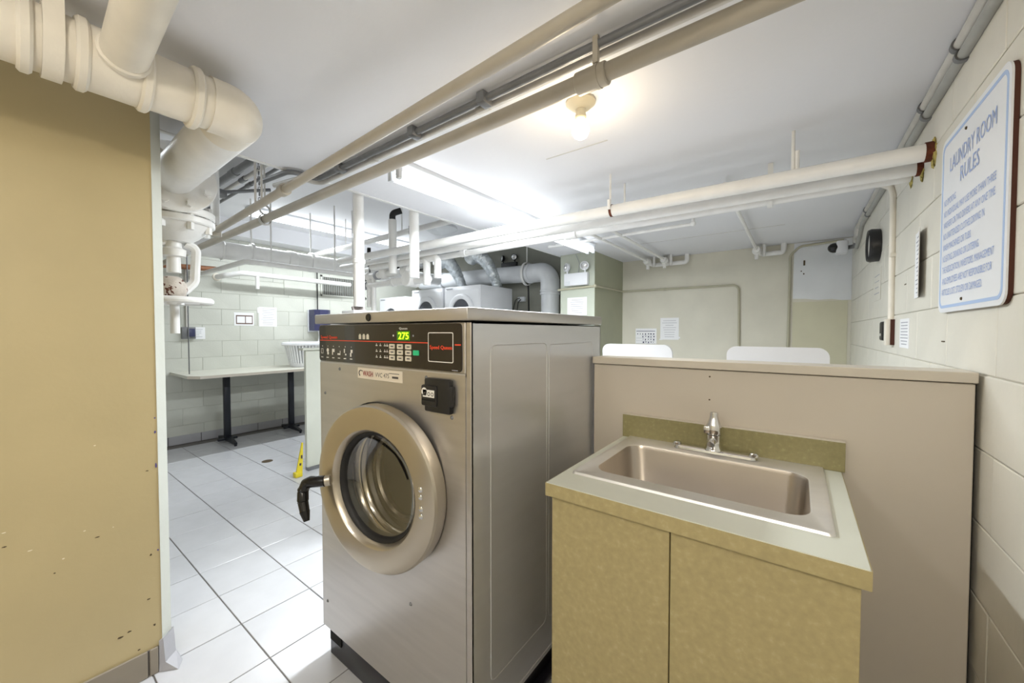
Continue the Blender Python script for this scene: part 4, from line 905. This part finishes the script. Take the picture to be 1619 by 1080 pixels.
part(t, 'tape', B().box(-1.345, YB - .004, 1.235, -1.31, YB - .001, 1.25).box(-1.13, YB - .004, 1.255, -1.11, YB - .001, 1.275), 'paper', smooth=False)
t = notice_y(-1.635, -1.38, YB - .001, 1.185, 1.375, 'picture notice with small dark drawings on the back wall, left of two', nl=0)
b = B(); yn = YB - .0035
b.box(-1.625, yn, 1.338, -1.395, yn + .001, 1.345)
rnd = random.Random(3)
for j in range(4):
    z = 1.315 - j * .034
    for i in range(7):
        if i < 2 and j: continue
        x = -1.615 + i * .032 + rnd.uniform(0, .006); hh = rnd.uniform(.008, .02); b.box(x, yn, z - hh, x + rnd.uniform(.006, .018), yn + .001, z)
    b.box(-1.625 if j else -1.56, yn, z - .026, -1.395, yn + .001, z - .0245)
part(t, 'drawings', b, 'dispenser_navy', smooth=False, kind='stuff')
t = notice_y(-2.145, -1.90, 3.9505, 1.52, 1.725, 'white notice in a sleeve on the pier under the emergency light', nl=7)

# ------------------------------------------------------------------ far-wall furniture
t = thing('folding_table', (-5.45, 2.2, 0), 'long pale laminate folding table on black pedestal legs at the far wall', 'table')
TZ = .865
part(t, 'tabletop', B().prism([(XF + .008, 1.19), (-5.15, 1.19), (-5.04, 1.27), (-5.04, 3.6), (XF + .008, 3.6)], TZ - .03, TZ), 'table_top', smooth=False)
part(t, 'edge_band', B().prism([(-5.152, 1.188), (-5.038, 1.269), (-5.038, 3.6), (-5.0395, 3.6), (-5.0395, 1.27), (-5.152, 1.19)], TZ - .0305, TZ - .001), 'laminate_beige', smooth=False)
for y in (1.64, 2.37):
    lg = part(t, 'leg', B().box(-5.535, y - .035, .045, -5.485, y + .035, TZ - .03, .012), 'table_leg')
    b = B()
    for sgn in (-1, 1):
        b.rings([[Vector((-5.51 + sgn * .02, y - .03, .03)), Vector((-5.51 + sgn * .02, y + .03, .03)), Vector((-5.51 + sgn * .02, y + .03, .085)), Vector((-5.51 + sgn * .02, y - .03, .085))],
                 [Vector((-5.51 + sgn * .27, y - .015, .018)), Vector((-5.51 + sgn * .27, y + .015, .018)), Vector((-5.51 + sgn * .27, y + .015, .038)), Vector((-5.51 + sgn * .27, y - .015, .038))]])
        b.cyl((-5.51 + sgn * .262, y, .0), (-5.51 + sgn * .262, y, .025), .014, 10)
    b.box(-5.53, y - .10, .03, -5.49, y + .10, .06, .006)
    part(lg, 'foot', b, 'table_leg')
# laundry basket
t = thing('laundry_basket', (-5.42, 2.57, TZ), 'white oval plastic laundry basket with slotted sides on the far table', 'basket')
bk = (-5.42, 2.57)
part(t, 'rim', B().lathe([(.30, TZ + .285), (.335, TZ + .285), (.34, TZ + .30), (.33, TZ + .325), (.30, TZ + .33), (.295, TZ + .315)], (bk[0], bk[1], 0), (0, 0, 1), 40, loop=True, sx=.72), 'basket_white')
part(t, 'base', B().lathe([(.0, TZ + .002), (.23, TZ + .002), (.245, TZ + .05), (.238, TZ + .052), (.225, TZ + .012), (.0, TZ + .010)], (bk[0], bk[1], 0), (0, 0, 1), 40, sx=.72), 'basket_white')
b = B(); n = 44
for k in range(n):
    a0 = 2 * PI * (k - .31) / n; a1 = 2 * PI * (k + .31) / n
    P_ = lambda r, a, z: Vector((bk[0] + r * .72 * math.cos(a), bk[1] + r * math.sin(a), z))
    b.rings([[P_(.242, a0, TZ + .045), P_(.242, a1, TZ + .045), P_(.247, a1, TZ + .045), P_(.247, a0, TZ + .045)], [P_(.295, a0, TZ + .29), P_(.295, a1, TZ + .29), P_(.30, a1, TZ + .29), P_(.30, a0, TZ + .29)]])
part(t, 'ribs', b, 'basket_white', smooth=False)
part(t, 'lid_edge', B().lathe([(.0, TZ + .318), (.30, TZ + .322)], (bk[0], bk[1], 0), (0, 0, 1), 40, sx=.72), 'basket_white')
# towel dispenser
t = thing('paper_towel_dispenser', (-5.78, 2.86, 1.33), 'dark navy paper towel dispenser with a hanging sheet on the far wall', 'dispenser')
part(t, 'backplate', B().box(XF + .007, 2.755, 1.33, XF + .03, 3.03, 1.66, .004), 'fixture_white')
part(t, 'cover', B().rings([[Vector((XF + .03, 2.77, z)), Vector((XF + .03, 3.03, z)), Vector((XF + .17, 3.02, z)), Vector((XF + .22, 2.96, z)), Vector((XF + .22, 2.84, z)), Vector((XF + .17, 2.78, z))] for z in (1.35, 1.66)]), 'dispenser_navy', smooth=20)
part(t, 'towel', B().rings([[Vector((XF + .12, 2.85 + d, z)), Vector((XF + .125, 2.85 + d, z)), Vector((XF + .125, 2.95 + e, z)), Vector((XF + .12, 2.95 + e, z))] for z, d, e in ((1.36, 0, 0), (1.28, .02, -.01), (1.18, .0, .02))]), 'paper', smooth=False)
# vent grille
t = thing('vent_grille', (XF, 3.25, 2.03), 'wall vent with close vertical slats high on the far wall', 'vent')
part(t, 'frame', B().box(XF + .006, 2.96, 1.88, XF + .02, 2.985, 2.20).box(XF + .006, 3.70, 1.88, XF + .02, 3.725, 2.20).box(XF + .006, 2.96, 1.88, XF + .02, 3.725, 1.905).box(XF + .006, 2.96, 2.175, XF + .02, 3.725, 2.20), 'wall_green')
part(t, 'recess', B().box(XF + .0055, 2.97, 1.89, XF + .008, 3.71, 2.19), 'chip_dark', smooth=False)
for k in range(24): part(t, 'slat', B().box(XF + .007, 2.995 + k * .0295, 1.905, XF + .018, 3.011 + k * .0295, 2.175), 'grey_slats', smooth=False)
# outlet box with conduit & thin rod
t = thing('outlet_box', (XF, 1.355, 1.32), 'small metal outlet box with dark receptacle on the far wall left of the notices', 'outlet')
part(t, 'box', B().box(XF + .006, 1.30, 1.25, XF + .045, 1.43, 1.39, .004), 'conduit_grey'); part(t, 'receptacle', B().box(XF + .045, 1.35, 1.275, XF + .06, 1.42, 1.37, .004), 'dispenser_navy')
part(t, 'conduit', B().cyl((XF + .02, 1.35, 1.39), (XF + .02, 1.35, 2.1), .010, 10), 'conduit_light')
solo('hanging_rod', B().cyl((-5.40, 1.265, TZ), (-5.40, 1.265, 2.3), .006, 8), 'conduit_grey', 'thin dark rod standing at the left end of the folding table', 'rod', (-5.40, 1.265, TZ))
solo('hanging_rod', B().cyl((XF + .03, 2.90, 1.66), (XF + .03, 2.90, 2.3), .008, 8), 'rubber_black', 'black cable running up from the paper towel dispenser', 'cable', (XF + .03, 2.90, 1.66)).name = 'cable'
# thin partition near the table + wet floor sign
t = thing('partition', (-3.8, 2.2, 0), 'thin pale grey partition panel seen just left of the large washer', 'partition')
part(t, 'panel', B().box(-3.80, 1.755, .03, -3.76, 2.7, 1.155, .002, 1), 'pale_grey_green'); part(t, 'cap', B().box(-3.83, 1.72, 1.157, -3.735, 2.72, 1.178, .002, 1), 'pale_grey_green')
part(t, 'foot', B().box(-3.80, 1.757, 0, -3.74, 1.90, .03), 'conduit_grey', smooth=False)
t = thing('wet_floor_sign', (-3.72, 1.68, 0), 'yellow plastic wet floor sign standing edge-on beside the thin partition', 'floor sign')
b = B(); b.rings([[Vector((-3.665, 1.612, .03)), Vector((-3.665, 1.668, .03)), Vector((-3.68, 1.668, .03)), Vector((-3.68, 1.612, .03))], [Vector((-3.69, 1.678, .30)), Vector((-3.69, 1.688, .30)), Vector((-3.705, 1.688, .30)), Vector((-3.705, 1.678, .30))]])
part(t, 'board', b, 'yellow_plastic', smooth=False)
part(t, 'foot', B().box(-3.70, 1.595, 0, -3.64, 1.66, .045, .008), 'yellow_plastic')
part(t, 'printing', B().box(-3.672, 1.645, .10, -3.664, 1.658, .12).box(-3.676, 1.66, .16, -3.67, 1.672, .19), 'print_dark', smooth=False)
solo('floor_drain', B().lathe([(.0, .002), (.048, .002), (.052, -.001)], (-4.37, 1.64, 0), (0, 0, 1), 28), 'chip_dark', 'small round dark drain cover in the floor tiles', 'drain', (-4.37, 1.64, 0))
# kiosk on thin shelf behind the washer
t = thing('card_kiosk', (-2.31, 1.47, 1.42), 'white wall kiosk with brown screen half hidden behind the large washer', 'kiosk')
part(t, 'post', B().box(-2.42, 1.40, 0, -2.30, 1.58, 1.40, .004), 'appliance_white'); part(t, 'body', B().box(-2.45, 1.38, 1.40, -2.30, 1.60, 1.475, .006), 'appliance_white')
part(t, 'screen', B().rings([[Vector((-2.295, 1.385, 1.43)), Vector((-2.295, 1.475, 1.43)), Vector((-2.33, 1.475, 1.50)), Vector((-2.33, 1.385, 1.50))], [Vector((-2.305, 1.385, 1.425)), Vector((-2.305, 1.475, 1.425)), Vector((-2.34, 1.475, 1.495)), Vector((-2.34, 1.385, 1.495))]]), 'cover_brown', smooth=False)
# back-wall outlet with cords
t = thing('outlet_box', (-3.33, 4.78, 1.82), 'double outlet with black cords between the duct elbow and right dryer', 'outlet')
part(t, 'box', B().box(-3.42, 4.73, 1.79, -3.30, 4.785, 1.86, .004), 'fixture_white')
part(t, 'cord', B().sweep([(-3.37, 4.72, 1.84), (-3.42, 4.68, 1.82), (-3.50, 4.68, 1.55)], .006, .05, 8).sweep([(-3.35, 4.72, 1.82), (-3.38, 4.69, 1.78), (-3.42, 4.69, 1.5)], .006, .05, 8).sweep([(-3.22, 4.72, 2.1), (-3.19, 4.70, 1.5)], .012, .05, 8), 'rubber_black')
